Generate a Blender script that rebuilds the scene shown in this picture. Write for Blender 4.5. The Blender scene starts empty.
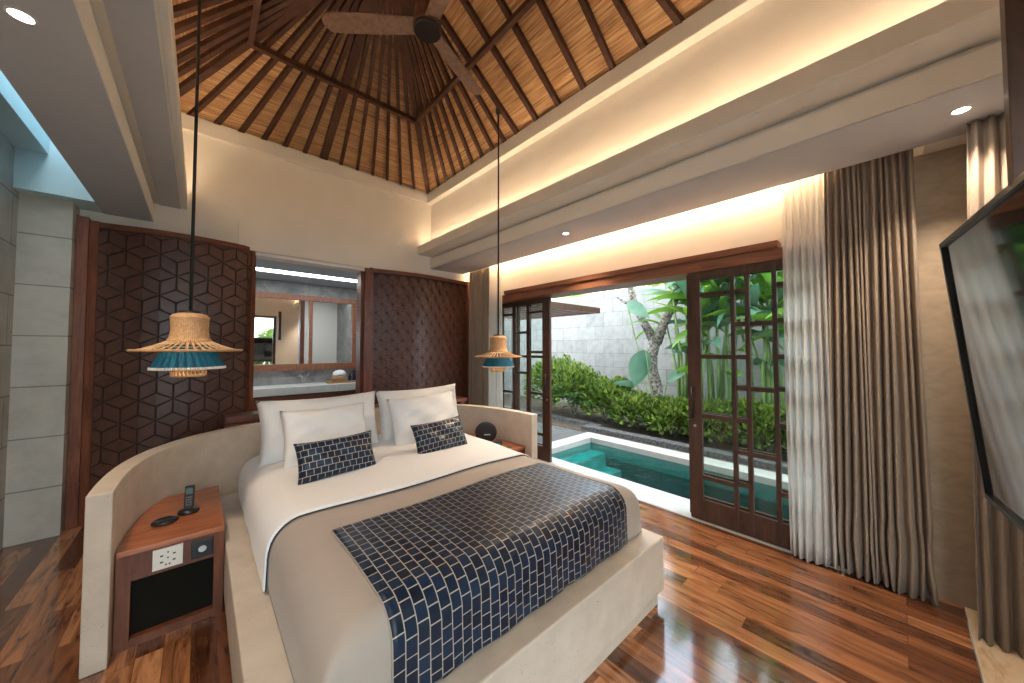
import bpy, bmesh, math, random
from mathutils import Vector, Matrix
random.seed(7)
PI = math.pi
sc = bpy.context.scene
COL = sc.collection

# ------------------------------------------------------------------ helpers
class MB:
    def __init__(s): s.v = []; s.f = []; s.m = []; s.uv = {}
    def face(s, idx, m=0, uv=None):
        s.f.append(tuple(idx)); s.m.append(m)
        if uv: s.uv[len(s.f)-1] = uv
    def quad(s, a, b, c, d, m=0, uv=None):
        n = len(s.v); s.v += [a, b, c, d]; s.face((n, n+1, n+2, n+3), m, uv); return s
    def box(s, x0, x1, y0, y1, z0, z1, m=0):
        n = len(s.v)
        s.v += [(x0,y0,z0),(x1,y0,z0),(x1,y1,z0),(x0,y1,z0),(x0,y0,z1),(x1,y0,z1),(x1,y1,z1),(x0,y1,z1)]
        for q in ((0,3,2,1),(4,5,6,7),(0,1,5,4),(1,2,6,5),(2,3,7,6),(3,0,4,7)): s.face([n+i for i in q], m)
        return s
    def bar(s, a, b, w, h, up=(0,0,1), m=0):
        a = Vector(a); b = Vector(b); d = (b-a).normalized(); u = Vector(up)
        r = d.cross(u).normalized(); u = r.cross(d).normalized(); n = len(s.v)
        for p in (a, b):
            for i, j in ((-1,-1),(1,-1),(1,1),(-1,1)): s.v.append(tuple(p + r*(i*w/2) + u*(j*h/2)))
        for q in ((0,1,2,3),(7,6,5,4),(0,4,5,1),(1,5,6,2),(2,6,7,3),(3,7,4,0)): s.face([n+i for i in q], m)
        return s
    def tube(s, pts, rad, seg=8, m=0, cap=True):
        pts = [Vector(p) for p in pts]
        if not isinstance(rad, (list, tuple)): rad = [rad]*len(pts)
        n0 = len(s.v); prev = None
        for i, p in enumerate(pts):
            d = (pts[min(i+1, len(pts)-1)] - pts[max(i-1, 0)]).normalized()
            ref = prev if prev else (Vector((0,0,1)) if abs(d.z) < .9 else Vector((1,0,0)))
            r = d.cross(ref).cross(d).normalized() if prev else d.cross(ref).normalized()
            prev = r; q = d.cross(r)
            for k in range(seg):
                a = 2*PI*k/seg; s.v.append(tuple(p + (r*math.cos(a)+q*math.sin(a))*rad[i]))
        for i in range(len(pts)-1):
            for k in range(seg):
                a = n0+i*seg+k; b = n0+i*seg+(k+1) % seg
                s.face((a, b, b+seg, a+seg), m)
        if cap:
            s.face([n0+k for k in range(seg)][::-1], m); e = n0+(len(pts)-1)*seg; s.face([e+k for k in range(seg)], m)
        return s
    def lathe(s, prof, c=(0,0,0), seg=32, m=0, mats=None):
        n0 = len(s.v)
        for r, z in prof:
            for k in range(seg):
                a = 2*PI*k/seg; s.v.append((c[0]+r*math.cos(a), c[1]+r*math.sin(a), c[2]+z))
        for i in range(len(prof)-1):
            for k in range(seg):
                a = n0+i*seg+k; b = n0+i*seg+(k+1) % seg
                s.face((a, b, b+seg, a+seg), mats[i] if mats else m)
        return s
    def grid(s, fn, nu, nv, m=0, uvfn=None, closed=False):
        n0 = len(s.v)
        for j in range(nv+1):
            for i in range(nu+1): s.v.append(tuple(fn(i/nu, j/nv)))
        W = nu+1
        for j in range(nv):
            for i in range(nu):
                a = n0+j*W+i
                uv = None
                if uvfn: uv = [uvfn(i/nu, j/nv), uvfn((i+1)/nu, j/nv), uvfn((i+1)/nu, (j+1)/nv), uvfn(i/nu, (j+1)/nv)]
                s.face((a, a+1, a+1+W, a+W), m, uv)
        return s
    def prism(s, poly, z0, z1, m=0):
        n = len(s.v); k = len(poly)
        s.v += [(x, y, z0) for x, y in poly] + [(x, y, z1) for x, y in poly]
        s.face([n+i for i in range(k)][::-1], m); s.face([n+k+i for i in range(k)], m)
        for i in range(k):
            j = (i+1) % k; s.face((n+i, n+j, n+k+j, n+k+i), m)
        return s
    def build(s, name, mat, parent=None, smooth=False, bevel=0, solid=0, loc=None, fix=True):
        me = bpy.data.meshes.new(name); me.from_pydata(s.v, [], s.f)
        mats = mat if isinstance(mat, (list, tuple)) else [mat]
        for q in mats: me.materials.append(q)
        me.polygons.foreach_set('material_index', s.m)
        if s.uv:
            ul = me.uv_layers.new(name='UVMap')
            for fi, uvs in s.uv.items():
                p = me.polygons[fi]
                for li, uv in zip(p.loop_indices, uvs): ul.data[li].uv = uv
        if smooth: me.polygons.foreach_set('use_smooth', [True]*len(me.polygons))
        if fix:
            bm = bmesh.new(); bm.from_mesh(me); bmesh.ops.recalc_face_normals(bm, faces=bm.faces); bm.to_mesh(me); bm.free()
        me.update()
        o = bpy.data.objects.new(name, me); COL.objects.link(o)
        if parent is not None: o.parent = parent
        if loc: o.location = loc
        if solid:
            q = o.modifiers.new('solid', 'SOLIDIFY'); q.thickness = solid; q.offset = 0
        if bevel:
            q = o.modifiers.new('bevel', 'BEVEL'); q.width = bevel; q.segments = 2; q.limit_method = 'ANGLE'; q.angle_limit = .6
        return o

def tag(o, label, cat, group=None, kind=None):
    o['label'] = label; o['category'] = cat
    if group: o['group'] = group
    if kind: o['kind'] = kind
    return o
def thing(name, label, cat, loc=(0,0,0), rz=0, group=None):
    o = bpy.data.objects.new(name, None); COL.objects.link(o); o.location = loc; o.rotation_euler = (0,0,rz)
    o.empty_display_size = .1
    return tag(o, label, cat, group)
def struct(o, label=None, cat=None):
    o['kind'] = 'structure'
    if label: o['label'] = label
    if cat: o['category'] = cat
    return o
def sempty(name, label=None, cat=None):
    o = bpy.data.objects.new(name, None); COL.objects.link(o); return struct(o, label, cat)

# ------------------------------------------------------------------ materials
def mat(name, col=(.8,.8,.8), rough=.6, metal=0, coat=0, spec=.5, emit=None, es=1, trans=0):
    m = bpy.data.materials.new(name); m.use_nodes = True
    b = m.node_tree.nodes['Principled BSDF']
    b.inputs['Base Color'].default_value = (*col, 1); b.inputs['Roughness'].default_value = rough
    b.inputs['Metallic'].default_value = metal; b.inputs['Coat Weight'].default_value = coat
    b.inputs['Coat Roughness'].default_value = .08; b.inputs['Specular IOR Level'].default_value = spec
    if emit: b.inputs['Emission Color'].default_value = (*emit, 1); b.inputs['Emission Strength'].default_value = es
    return m
class G:
    def __init__(s, m): s.m = m; s.t = m.node_tree; s.n = s.t.nodes; s.b = s.n.get('Principled BSDF')
    def add(s, ty, **kw):
        n = s.n.new(ty)
        for k, v in kw.items(): setattr(n, k, v)
        return n
    def l(s, a, b): s.t.links.new(a, b)
    def coord(s, kind='Object', scale=(1,1,1), rot=(0,0,0)):
        tc = s.add('ShaderNodeTexCoord'); mp = s.add('ShaderNodeMapping')
        mp.inputs['Scale'].default_value = scale; mp.inputs['Rotation'].default_value = rot
        s.l(tc.outputs[kind], mp.inputs[0]); return mp.outputs[0]
    def noise(s, vec, scale=5, det=4, rough=.5, dist=0):
        n = s.add('ShaderNodeTexNoise'); n.inputs['Scale'].default_value = scale; n.inputs['Detail'].default_value = det
        n.inputs['Roughness'].default_value = rough; n.inputs['Distortion'].default_value = dist; s.l(vec, n.inputs['Vector']); return n.outputs['Fac']
    def ramp(s, fac, stops):
        r = s.add('ShaderNodeValToRGB'); e = r.color_ramp.elements
        while len(e) < len(stops): e.new(.5)
        for i, (p, c) in enumerate(stops): e[i].position = p; e[i].color = (*c, 1) if len(c) == 3 else c
        s.l(fac, r.inputs[0]); return r.outputs[0]
    def mix(s, f, a, b, mode='MIX'):
        n = s.add('ShaderNodeMix', data_type='RGBA', blend_type=mode)
        for k, v in ((0, f), (6, a), (7, b)):
            if hasattr(v, 'links') or isinstance(v, bpy.types.NodeSocket): s.l(v, n.inputs[k])
            else: n.inputs[k].default_value = v if k == 0 else (*v, 1)
        return n.outputs[2]
    def bump(s, h, st=.3, dist=.01):
        n = s.add('ShaderNodeBump'); n.inputs['Strength'].default_value = st; n.inputs['Distance'].default_value = dist
        s.l(h, n.inputs['Height']); s.l(n.outputs[0], s.b.inputs['Normal']); return n
    def col(s, c): s.l(c, s.b.inputs['Base Color'])

def noisy(name, stops, scale=(1,1,1), ns=6, rough=.6, bump=.1, det=5, coat=0, dist=0, spec=.5, bd=.01):
    m = mat(name, rough=rough, coat=coat, spec=spec); g = G(m); f = g.noise(g.coord(scale=scale), ns, det, .55, dist)
    g.col(g.ramp(f, stops))
    if bump: g.bump(f, bump, bd)
    return m

M = {}
M['plaster'] = noisy('cream_plaster', [(.3,(.86,.81,.74)),(.7,(.90,.85,.78))], ns=3, rough=.75, bump=.03)
M['paleblue'] = mat('well_sky_glow_tint', (.62,.80,.86), .7)  # white well walls, coloured pale blue to stand in for cyan skylight glow
M['limewash'] = noisy('mottled_beige_stone', [(.3,(.40,.31,.22)),(.7,(.52,.42,.31))], (1,1,2), 7, .5, .06, 7, dist=1)
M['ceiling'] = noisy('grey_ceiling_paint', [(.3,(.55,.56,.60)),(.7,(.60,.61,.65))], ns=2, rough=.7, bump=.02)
M['led'] = mat('warm_led', (1,.8,.5), emit=(1,.70,.38), es=22)
M['ledcove'] = mat('warm_cove_led', (1,.8,.5), emit=(1,.74,.46), es=22)
M['ledcove2'] = mat('warm_cove_led_soft', (1,.8,.5), emit=(1,.76,.52), es=16)
M['ledw'] = mat('white_led', (1,1,1), emit=(.9,.96,1), es=7)
M['lamp'] = mat('lamp_glow', (1,1,1), emit=(1,.9,.75), es=25)
M['bulb'] = mat('pendant_bulb', (1,.8,.5), emit=(1,.62,.3), es=12)

# terrazzo / speckled stone
m = mat('speckled_stone', rough=.5); g = G(m); v = g.coord()
a = g.ramp(g.noise(v, 7, 4), [(.3,(.52,.43,.34)),(.7,(.62,.52,.42))])
vo = g.add('ShaderNodeTexVoronoi'); vo.inputs['Scale'].default_value = 75; g.l(v, vo.inputs['Vector'])
nz = g.noise(v, 45, 2)
sp = g.add('ShaderNodeMath', operation='ADD'); g.l(vo.outputs['Distance'], sp.inputs[0]); g.l(nz, sp.inputs[1])
fac = g.ramp(sp.outputs[0], [(.44,(1,1,1)),(.58,(0,0,0))])
g.col(g.mix(fac, a, (.30,.22,.15))); g.bump(sp.outputs[0], .06); M['terrazzo'] = m

def blocks(name, c1, c2, mortar, bw, bh, rot, rough=.85, scale=1, bias=0, msize=.006):
    m = mat(name, rough=rough, spec=.25); g = G(m); v = g.coord(rot=rot if not rot[2] else (0,0,0))
    if rot[2]:
        sp_ = g.add('ShaderNodeSeparateXYZ'); cm_ = g.add('ShaderNodeCombineXYZ'); g.l(v, sp_.inputs[0]); g.l(sp_.outputs['Y'], cm_.inputs['X']); g.l(sp_.outputs['Z'], cm_.inputs['Y']); v = cm_.outputs[0]
    br = g.add('ShaderNodeTexBrick'); g.l(v, br.inputs['Vector'])
    br.inputs['Scale'].default_value = 1; br.inputs['Brick Width'].default_value = bw; br.inputs['Row Height'].default_value = bh
    br.inputs['Mortar Size'].default_value = msize; br.inputs['Color1'].default_value = (*c1,1); br.inputs['Color2'].default_value = (*c2,1)
    br.inputs['Mortar'].default_value = (*mortar,1); br.inputs['Mortar Smooth'].default_value = .3
    n = g.noise(g.coord(), 6, 6, .6)
    g.col(g.mix(.35, br.outputs['Color'], g.ramp(n, [(.3, tuple(x*.6 for x in c1)), (.6, c2)])))
    g.bump(br.outputs['Fac'], -.4, .01); return m
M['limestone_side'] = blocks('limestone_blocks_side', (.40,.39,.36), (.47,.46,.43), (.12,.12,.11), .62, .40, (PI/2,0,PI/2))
M['limestone_front'] = blocks('limestone_blocks_front', (.50,.48,.43), (.57,.55,.50), (.15,.14,.12), 9, .42, (PI/2,0,0))
M['gardenstone'] = blocks('garden_wall_stone', (.24,.245,.235), (.33,.33,.315), (.13,.13,.12), .55, .36, (PI/2,0,PI/2), msize=.006)
M['gardenstone2'] = blocks('garden_wall_stone_end', (.24,.245,.235), (.33,.33,.315), (.13,.13,.12), .55, .36, (PI/2,0,0), msize=.006)

def wood(name, stops, scale=(1,1,1), ns=4, rough=.4, coat=0, bump=.08, dist=.6):
    m = mat(name, rough=rough, coat=coat); g = G(m); v = g.coord(scale=scale)
    f = g.noise(v, ns, 6, .6, dist); g.col(g.ramp(f, stops)); g.bump(f, bump, .004); return m
RW = [(.25,(.085,.022,.010)),(.5,(.19,.055,.024)),(.75,(.29,.10,.045))]
M['redwood_x'] = wood('reddish_wood_x', RW, (1,8,8))
M['redwood_y'] = wood('reddish_wood_y', [(.25,(.15,.05,.024)),(.5,(.27,.10,.05)),(.75,(.37,.155,.08))], (8,.8,8), rough=.35)
M['redwood_z'] = wood('reddish_wood_z', RW, (8,8,.8))
DW = [(.3,(.042,.020,.014)),(.7,(.092,.044,.029))]
M['darkwood'] = wood('dark_door_wood', DW, (6,6,1.0), rough=.35)
M['panelwood'] = wood('carved_panel_wood', [(.3,(.075,.028,.018)),(.7,(.135,.055,.036))], (3,3,3), rough=.36, bump=.05)
M['panelgroove'] = mat('carved_panel_groove', (.03,.012,.008), .7)
M['rafter'] = wood('rafter_wood', [(.3,(.045,.016,.009)),(.7,(.11,.042,.022))], (4,4,4), rough=.6)
M['teak'] = wood('teak_nightstand', [(.25,(.20,.045,.014)),(.5,(.36,.105,.035)),(.8,(.50,.18,.07))], (1.2,9,9), rough=.32, coat=.2)
M['teakdark'] = wood('teak_frame', [(.3,(.09,.026,.011)),(.7,(.20,.06,.024))], (6,6,1), rough=.4)
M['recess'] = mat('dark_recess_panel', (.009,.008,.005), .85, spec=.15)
M['fanwood'] = wood('weathered_fan_wood', [(.3,(.17,.10,.07)),(.7,(.32,.20,.14))], (6,6,6), rough=.6)
M['fanmetal'] = mat('dark_fan_metal', (.035,.03,.028), .45, .6)
M['black'] = mat('black_plastic', (.012,.012,.013), .38)
M['blackcloth'] = noisy('speaker_cloth', [(.4,(.012,.012,.014)),(.6,(.03,.03,.034))], ns=400, rough=.8, bump=.2)
M['white'] = mat('white_plastic', (.78,.74,.66), .35)
M['steel'] = mat('brushed_steel', (.5,.48,.45), .3, 1)
M['cordblack'] = mat('black_cord', (.012,.010,.010), .6)

# floor planks (boards run along y)
m = mat('polished_plank_floor', rough=.13, coat=.7); g = G(m)
tc = g.add('ShaderNodeTexCoord'); sx = g.add('ShaderNodeSeparateXYZ'); g.l(tc.outputs['Object'], sx.inputs[0])
cb = g.add('ShaderNodeCombineXYZ'); g.l(sx.outputs['Y'], cb.inputs['X']); g.l(sx.outputs['X'], cb.inputs['Y'])
br = g.add('ShaderNodeTexBrick'); g.l(cb.outputs[0], br.inputs['Vector'])
br.offset_frequency = 2; br.offset = .37; br.squash = 1.3; br.squash_frequency = 3
for k, val in (('Scale',1),('Brick Width',1.0),('Row Height',.105),('Mortar Size',.0015),('Bias',0)): br.inputs[k].default_value = val
br.inputs['Color1'].default_value = (0,0,0,1); br.inputs['Color2'].default_value = (1,1,1,1); br.inputs['Mortar'].default_value = (.35,.35,.35,1)
# grain, shifted by plank value
sh = g.add('ShaderNodeVectorMath', operation='MULTIPLY_ADD'); g.l(br.outputs['Color'], sh.inputs[0]); sh.inputs[1].default_value = (7,11,3)
mp = g.add('ShaderNodeMapping'); mp.inputs['Scale'].default_value = (11,1.3,1); g.l(tc.outputs['Object'], mp.inputs[0]); g.l(mp.outputs[0], sh.inputs[2])
gr = g.noise(sh.outputs[0], 1.5, 7, .62, 1.6)
pl = g.ramp(br.outputs['Color'], [(0,(.11,.042,.02)),(.35,(.17,.065,.030)),(.7,(.35,.145,.062)),(1,(.52,.25,.12))])
st = g.ramp(gr, [(.30,(.16,.10,.08)),(.46,(.75,.68,.62)),(.62,(1.15,1.08,1.0))])
g.col(g.mix(1, pl, st, 'MULTIPLY')); bn = g.bump(gr, .012, .004); M['floor'] = m

m = mat('marble_border', rough=.2); g = G(m); f = g.noise(g.coord(scale=(1,3,1)), 3, 6, .6, 1.5)
g.col(g.ramp(f, [(.35,(.50,.36,.22)),(.5,(.66,.52,.36)),(.7,(.72,.60,.45))])); M['marble'] = m
# bamboo matting, uv: u along eave (m), v up the slope (m)
m = mat('bamboo_matting', rough=.6); g = G(m)
f = g.noise(g.coord('UV', (2.2,60,1)), 1, 5, .6, .3); f2 = g.noise(g.coord('UV', (3,9,1)), 1, 3, .5)
c = g.ramp(f, [(.30,(.15,.065,.028)),(.42,(.48,.26,.115)),(.55,(.68,.42,.20)),(.70,(.84,.60,.36))])
g.col(g.mix(.5, c, g.ramp(f2, [(.3,(.55,.46,.40)),(.7,(1,.97,.92))]), 'MULTIPLY')); g.bump(f, .6, .01); M['matting'] = m
# fabrics
def fabric(name, c, var=.08, rough=.9, bump=.15, ns=3, fine=350):
    m = mat(name, rough=rough, spec=.2); g = G(m)
    f = g.noise(g.coord(), ns, 4); g.col(g.ramp(f, [(.3, tuple(x*(1-var) for x in c)), (.7, c)]))
    f2 = g.noise(g.coord(), fine, 2); g.bump(f2, bump, .002); g.b.inputs['Sheen Weight'].default_value = .15; return m
M['sheet'] = fabric('white_cotton', (.86,.84,.83), .03, bump=.04)
M['pillow'] = fabric('pillow_cotton', (.85,.82,.79), .04, bump=.04)
M['duvet'] = fabric('taupe_duvet', (.42,.35,.295), .08, rough=.7, bump=.03)
M['hemline'] = mat('dark_hem', (.05,.04,.035), .8)
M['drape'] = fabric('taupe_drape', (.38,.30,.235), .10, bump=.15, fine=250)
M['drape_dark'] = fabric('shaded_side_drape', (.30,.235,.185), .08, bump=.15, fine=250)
m = mat('sheer_voile', (.96,.94,.92), .8); g = G(m); tr = g.add('ShaderNodeBsdfTransparent'); tl = g.add('ShaderNodeBsdfTranslucent'); tl.inputs[0].default_value = (.97,.96,.94,1)
mx = g.add('ShaderNodeMixShader'); mx.inputs[0].default_value = .55; g.l(g.b.outputs[0], mx.inputs[1]); g.l(tl.outputs[0], mx.inputs[2])
mx2 = g.add('ShaderNodeMixShader'); mx2.inputs[0].default_value = .25; g.l(mx.outputs[0], mx2.inputs[1]); g.l(tr.outputs[0], mx2.inputs[2])
g.l(mx2.outputs[0], g.n['Material Output'].inputs[0]); M['sheer'] = m
# staggered block weave: lines run along uv.y, cross lines staggered
def weave(name, cw, ch, along='Y'):
    m = mat(name, rough=.45, spec=.35); g = G(m); tc = g.add('ShaderNodeTexCoord'); sx = g.add('ShaderNodeSeparateXYZ'); g.l(tc.outputs['UV'], sx.inputs[0])
    cb = g.add('ShaderNodeCombineXYZ')
    if along == 'Y': g.l(sx.outputs['Y'], cb.inputs['X']); g.l(sx.outputs['X'], cb.inputs['Y'])
    else: g.l(sx.outputs['X'], cb.inputs['X']); g.l(sx.outputs['Y'], cb.inputs['Y'])
    br = g.add('ShaderNodeTexBrick'); g.l(cb.outputs[0], br.inputs['Vector'])
    for k, val in (('Scale',1),('Brick Width',cw),('Row Height',ch),('Mortar Size',.0021),('Mortar Smooth',.2)): br.inputs[k].default_value = val
    br.inputs['Color1'].default_value = (.004,.009,.022,1); br.inputs['Color2'].default_value = (.008,.024,.058,1); br.inputs['Mortar'].default_value = (.42,.36,.30,1)
    g.col(br.outputs['Color']); g.bump(br.outputs['Fac'], .35, .004)
    n = g.noise(tc.outputs['Object'], 14, 3); g.l(g.ramp(n, [(.35,(.30,.30,.30)),(.65,(.42,.42,.42))]), g.b.inputs['Roughness'])
    return m
M['weave'] = weave('blue_block_weave', .050, .044)
M['weavep'] = weave('blue_block_weave_cushion', .044, .042, 'X')
# rattan
m = mat('woven_rattan', rough=.7); g = G(m); v = g.coord('UV', (1,1,1)); wv = g.add('ShaderNodeTexWave'); wv.inputs['Scale'].default_value = 40; wv.inputs['Distortion'].default_value = 3
g.l(v, wv.inputs[0]); f = g.noise(g.coord(), 60, 3)
g.col(g.mix(.5, g.ramp(f, [(.3,(.32,.15,.06)),(.7,(.66,.40,.20))]), g.ramp(wv.outputs['Fac'], [(.2,(.40,.21,.09)),(.8,(.66,.42,.23))]))); g.bump(f, .5, .006); M['rattan'] = m
m = mat('teal_raffia', rough=.75); g = G(m); f = g.noise(g.coord('UV', (120,2,1)), 1, 3)
g.col(g.ramp(f, [(.3,(.004,.06,.115)),(.7,(.012,.20,.31))])); g.bump(f, .5, .005)
tl = g.add('ShaderNodeBsdfTranslucent'); tl.inputs[0].default_value = (.02,.28,.42,1); mx = g.add('ShaderNodeMixShader'); mx.inputs[0].default_value = .3
g.l(g.b.outputs[0], mx.inputs[1]); g.l(tl.outputs[0], mx.inputs[2]); g.l(mx.outputs[0], g.n['Material Output'].inputs[0]); M['raffia'] = m
M['fringe'] = mat('white_fringe', (.72,.68,.62), .8)
M['cane'] = mat('pale_cane', (.62,.38,.19), .6)
# bathroom
m = mat('grey_veined_stone', rough=.45); g = G(m); f = g.noise(g.coord(scale=(1,1,1)), 3.2, 8, .62, 1.4)
g.col(g.ramp(f, [(.3,(.13,.13,.13)),(.5,(.24,.235,.225)),(.62,(.33,.32,.30)),(.75,(.21,.205,.20))])); M['greystone'] = m
M['counter'] = noisy('pale_counter_stone', [(.3,(.60,.60,.57)),(.7,(.72,.72,.69))], ns=10, rough=.3, bump=0)
M['bathceiling'] = mat('bath_ceiling_paint', (.42,.46,.50), .7)
M['mirror'] = mat('mirror_glass', (.86,.88,.88), .02, 1)
# outdoors
def glassy(name, tint, ior, roughn=0.0, wave=0, base=0.0):
    m = mat(name); g = G(m); g.n.remove(g.b); out = g.n['Material Output']
    tr = g.add('ShaderNodeBsdfTransparent'); tr.inputs[0].default_value = (*tint, 1)
    gl = g.add('ShaderNodeBsdfGlossy'); gl.inputs['Roughness'].default_value = roughn
    fr = g.add('ShaderNodeFresnel'); fr.inputs['IOR'].default_value = ior; mx = g.add('ShaderNodeMixShader')
    if wave:
        f = g.noise(g.coord(scale=(1,1.6,1)), 5, 4, .6, 1.2); bp = g.add('ShaderNodeBump'); bp.inputs['Strength'].default_value = wave; bp.inputs['Distance'].default_value = .03
        g.l(f, bp.inputs['Height']); g.l(bp.outputs[0], gl.inputs['Normal']); g.l(bp.outputs[0], fr.inputs['Normal'])
    ge = g.add('ShaderNodeNewGeometry'); iv = g.add('ShaderNodeMath', operation='SUBTRACT'); iv.inputs[0].default_value = 1; g.l(ge.outputs['Backfacing'], iv.inputs[1])
    ml = g.add('ShaderNodeMath', operation='MULTIPLY'); g.l(fr.outputs[0], ml.inputs[0]); g.l(iv.outputs[0], ml.inputs[1])
    g.l(ml.outputs[0], mx.inputs[0]); g.l(tr.outputs[0], mx.inputs[1]); g.l(gl.outputs[0], mx.inputs[2]); g.l(mx.outputs[0], out.inputs[0]); return m
M['glass'] = glassy('window_glass', (.93,.96,.95), 1.45)
M['water'] = glassy('pool_water', (.30,.80,.80), 1.33, .02, .5)
M['pooltile'] = blocks('teal_pool_tile', (.006,.10,.12), (.010,.145,.165), (.03,.20,.21), .2, .2, (0,0,0), rough=.4, msize=.004)
M['poolstep'] = noisy('pale_green_step_stone', [(.3,(.16,.34,.31)),(.7,(.26,.46,.41))], ns=5, rough=.5, bump=.05)
M['coping'] = noisy('white_coping_stone', [(.3,(.33,.33,.31)),(.7,(.41,.41,.385))], ns=6, rough=.6, bump=.05)
M['paver'] = blocks('grey_slate_paver', (.07,.072,.07), (.12,.12,.115), (.03,.03,.03), .6, .3, (0,0,0))
M['pebble'] = noisy('dark_pebble', [(.35,(.025,.025,.025)),(.65,(.12,.12,.12))], ns=25, rough=.7, bump=1)
M['soil'] = noisy('dark_soil', [(.3,(.04,.03,.02)),(.7,(.08,.06,.04))], ns=8, rough=.9, bump=.4)
def leafmat(name, a, b, t=.35, ns=3):
    m = mat(name, rough=.4); g = G(m); f = g.noise(g.coord(), ns, 3); c = g.ramp(f, [(.3, a), (.7, b)]); g.col(c)
    tl = g.add('ShaderNodeBsdfTranslucent'); g.l(c, tl.inputs[0]); mx = g.add('ShaderNodeMixShader'); mx.inputs[0].default_value = t
    g.l(g.b.outputs[0], mx.inputs[1]); g.l(tl.outputs[0], mx.inputs[2]); g.l(mx.outputs[0], g.n['Material Output'].inputs[0]); return m
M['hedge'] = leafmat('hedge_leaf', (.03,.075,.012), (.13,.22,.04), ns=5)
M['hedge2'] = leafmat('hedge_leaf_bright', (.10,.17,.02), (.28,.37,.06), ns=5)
M['fern'] = leafmat('fern_leaf', (.05,.14,.04), (.14,.28,.10))
M['broad'] = leafmat('broad_leaf', (.05,.15,.02), (.20,.38,.04), .45, 1.5)
M['bluegreen'] = leafmat('blue_green_leaf', (.06,.17,.11), (.16,.30,.20), .3, 2)
M['palm'] = leafmat('palm_leaf', (.20,.36,.05), (.42,.58,.12), .5)
M['stem'] = noisy('green_stem', [(.35,(.10,.19,.05)),(.6,(.24,.35,.12)),(.8,(.38,.38,.2))], (8,8,1), 2, .5, .1)
M['bark'] = noisy('mottled_bark', [(.35,(.05,.045,.035)),(.55,(.24,.22,.19)),(.7,(.42,.40,.36))], ns=22, rough=.9, bump=.6)

H = 1.58
# ------------------------------------------------------------------ setting: floors and walls
XL, XR, YB, YF = -1.12, 3.52, 4.98, -.62
SZ = 2.85
struct(MB().box(-1.3, 3.56, -.23, 5.4, -.12, 0).build('floor', M['floor']), 'polished reddish plank floor of the bedroom', 'floor')
struct(MB().box(-1.3, 3.56, -.9, -.235, -.12, .002).build('floor_border', M['marble']), 'beige marble border strip beside the plank floor', 'floor')
struct(MB().box(XL-.15, XL, YF-.1, YB+.2, 0, 3.9).build('wall_left', M['limestone_side']), 'grey limestone block wall under the skylight', 'wall')
wc = MB().box(XL, -.84, 4.76, YB, 0, 3.3); struct(wc.build('wall_pier', M['limestone_front']), 'limestone block pier beside the carved panel', 'wall')
# back wall with opening to bathroom x .47..1.75, z<2.69
OX0, OX1, OZ = .46, 1.745, 2.66
wb = MB().box(-.84, OX0, YB, YB+.18, 0, 4.6).box(OX1, XR+.1, YB, YB+.18, 0, 4.6).box(OX0, OX1, YB, YB+.18, OZ, 4.6)
struct(wb.build('wall_back', M['plaster']), 'cream plaster wall above the carved panels', 'wall')
struct(MB().box(.30, 1.83, YB-.045, YB+.01, 2.70, 3.02).build('trim_lintel', M['plaster']))
# window wall
struct(MB().box(XR-.02, XR+.22, YF, .28, 0, SZ).build('wall_right_stone', M['limewash']), 'beige mottled stone wall segment between drape and television', 'wall')
ww = MB().box(XR, XR+.22, YF, .28, SZ, 4.6).box(XR, XR+.22, 4.60, YB+.18, 0, 4.6).box(XR, XR+.22, 0.28, 4.60, 2.36, 4.6)
struct(ww.build('wall_right', M['plaster']), 'cream wall above and beside the sliding doors', 'wall')
# front wall (behind the camera) with a wide garden window
wf = MB().box(XL, -.95, YF-.15, YF, 0, 4.6).box(2.0, XR+.2, YF-.15, YF, 0, 4.6).box(-.95, 2.0, YF-.15, YF, 2.70, 4.6)
struct(wf.build('wall_front', M['plaster']), 'cream wall with the garden window behind the television', 'wall')
wn = sempty('window_1', 'dark framed garden window behind the television', 'window')
f = MB().box(-.95, 2.0, YF-.1, YF-.04, 0, .08).box(-.95, 2.0, YF-.1, YF-.04, 2.62, 2.70)
for x in (-.95, .10, 1.09, 1.92): f.box(x, x+.08, YF-.1, YF-.04, .08, 2.62)
f.build('window_frame', M['darkwood'], wn)
MB().box(-.9, 1.95, YF-.075, YF-.069, .08, 2.62).build('window_glass', M['glass'], wn)

# roof opening
EX0, EX1, EY0, EY1, EZ = -.38, 2.67, -.52, YB, 4.02
RX, RY0, RY1, RZ = 1.15, 1.6, 2.88, 5.12
# frieze walls (right, left, front) and cornices
struct(MB().box(EX1+.06, EX1+.14, -.6, YB, 3.04, 4.1).build('wall_frieze_right', M['plaster']), 'warm lit cream frieze over the window side ledge', 'wall')
struct(MB().box(EX0-.14, EX0-.06, -.6, YB, 3.04, 4.1).build('wall_frieze_left', M['plaster']), 'cream frieze over the skylight side ledge', 'wall')
struct(MB().box(EX0-.1, EX1+.1, YF, -.54, 2.7, 4.1).build('wall_frieze_front', M['plaster']), 'cream frieze behind the viewer', 'wall')
cz0, cz1 = 3.87, 4.03
cn = MB().box(EX1-.03, EX1+.06, -.54, YB, cz0, cz1).box(EX0-.06, EX0+.03, -.54, YB, cz0, cz1).box(EX0+.03, EX1-.03, YB-.05, YB, cz0, cz1).box(EX0+.03, EX1-.03, -.54, -.49, cz0, cz1)
struct(cn.build('trim_cornice', M['plaster'], bevel=.008), 'cream cornice band around the foot of the roof', 'trim')
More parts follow.
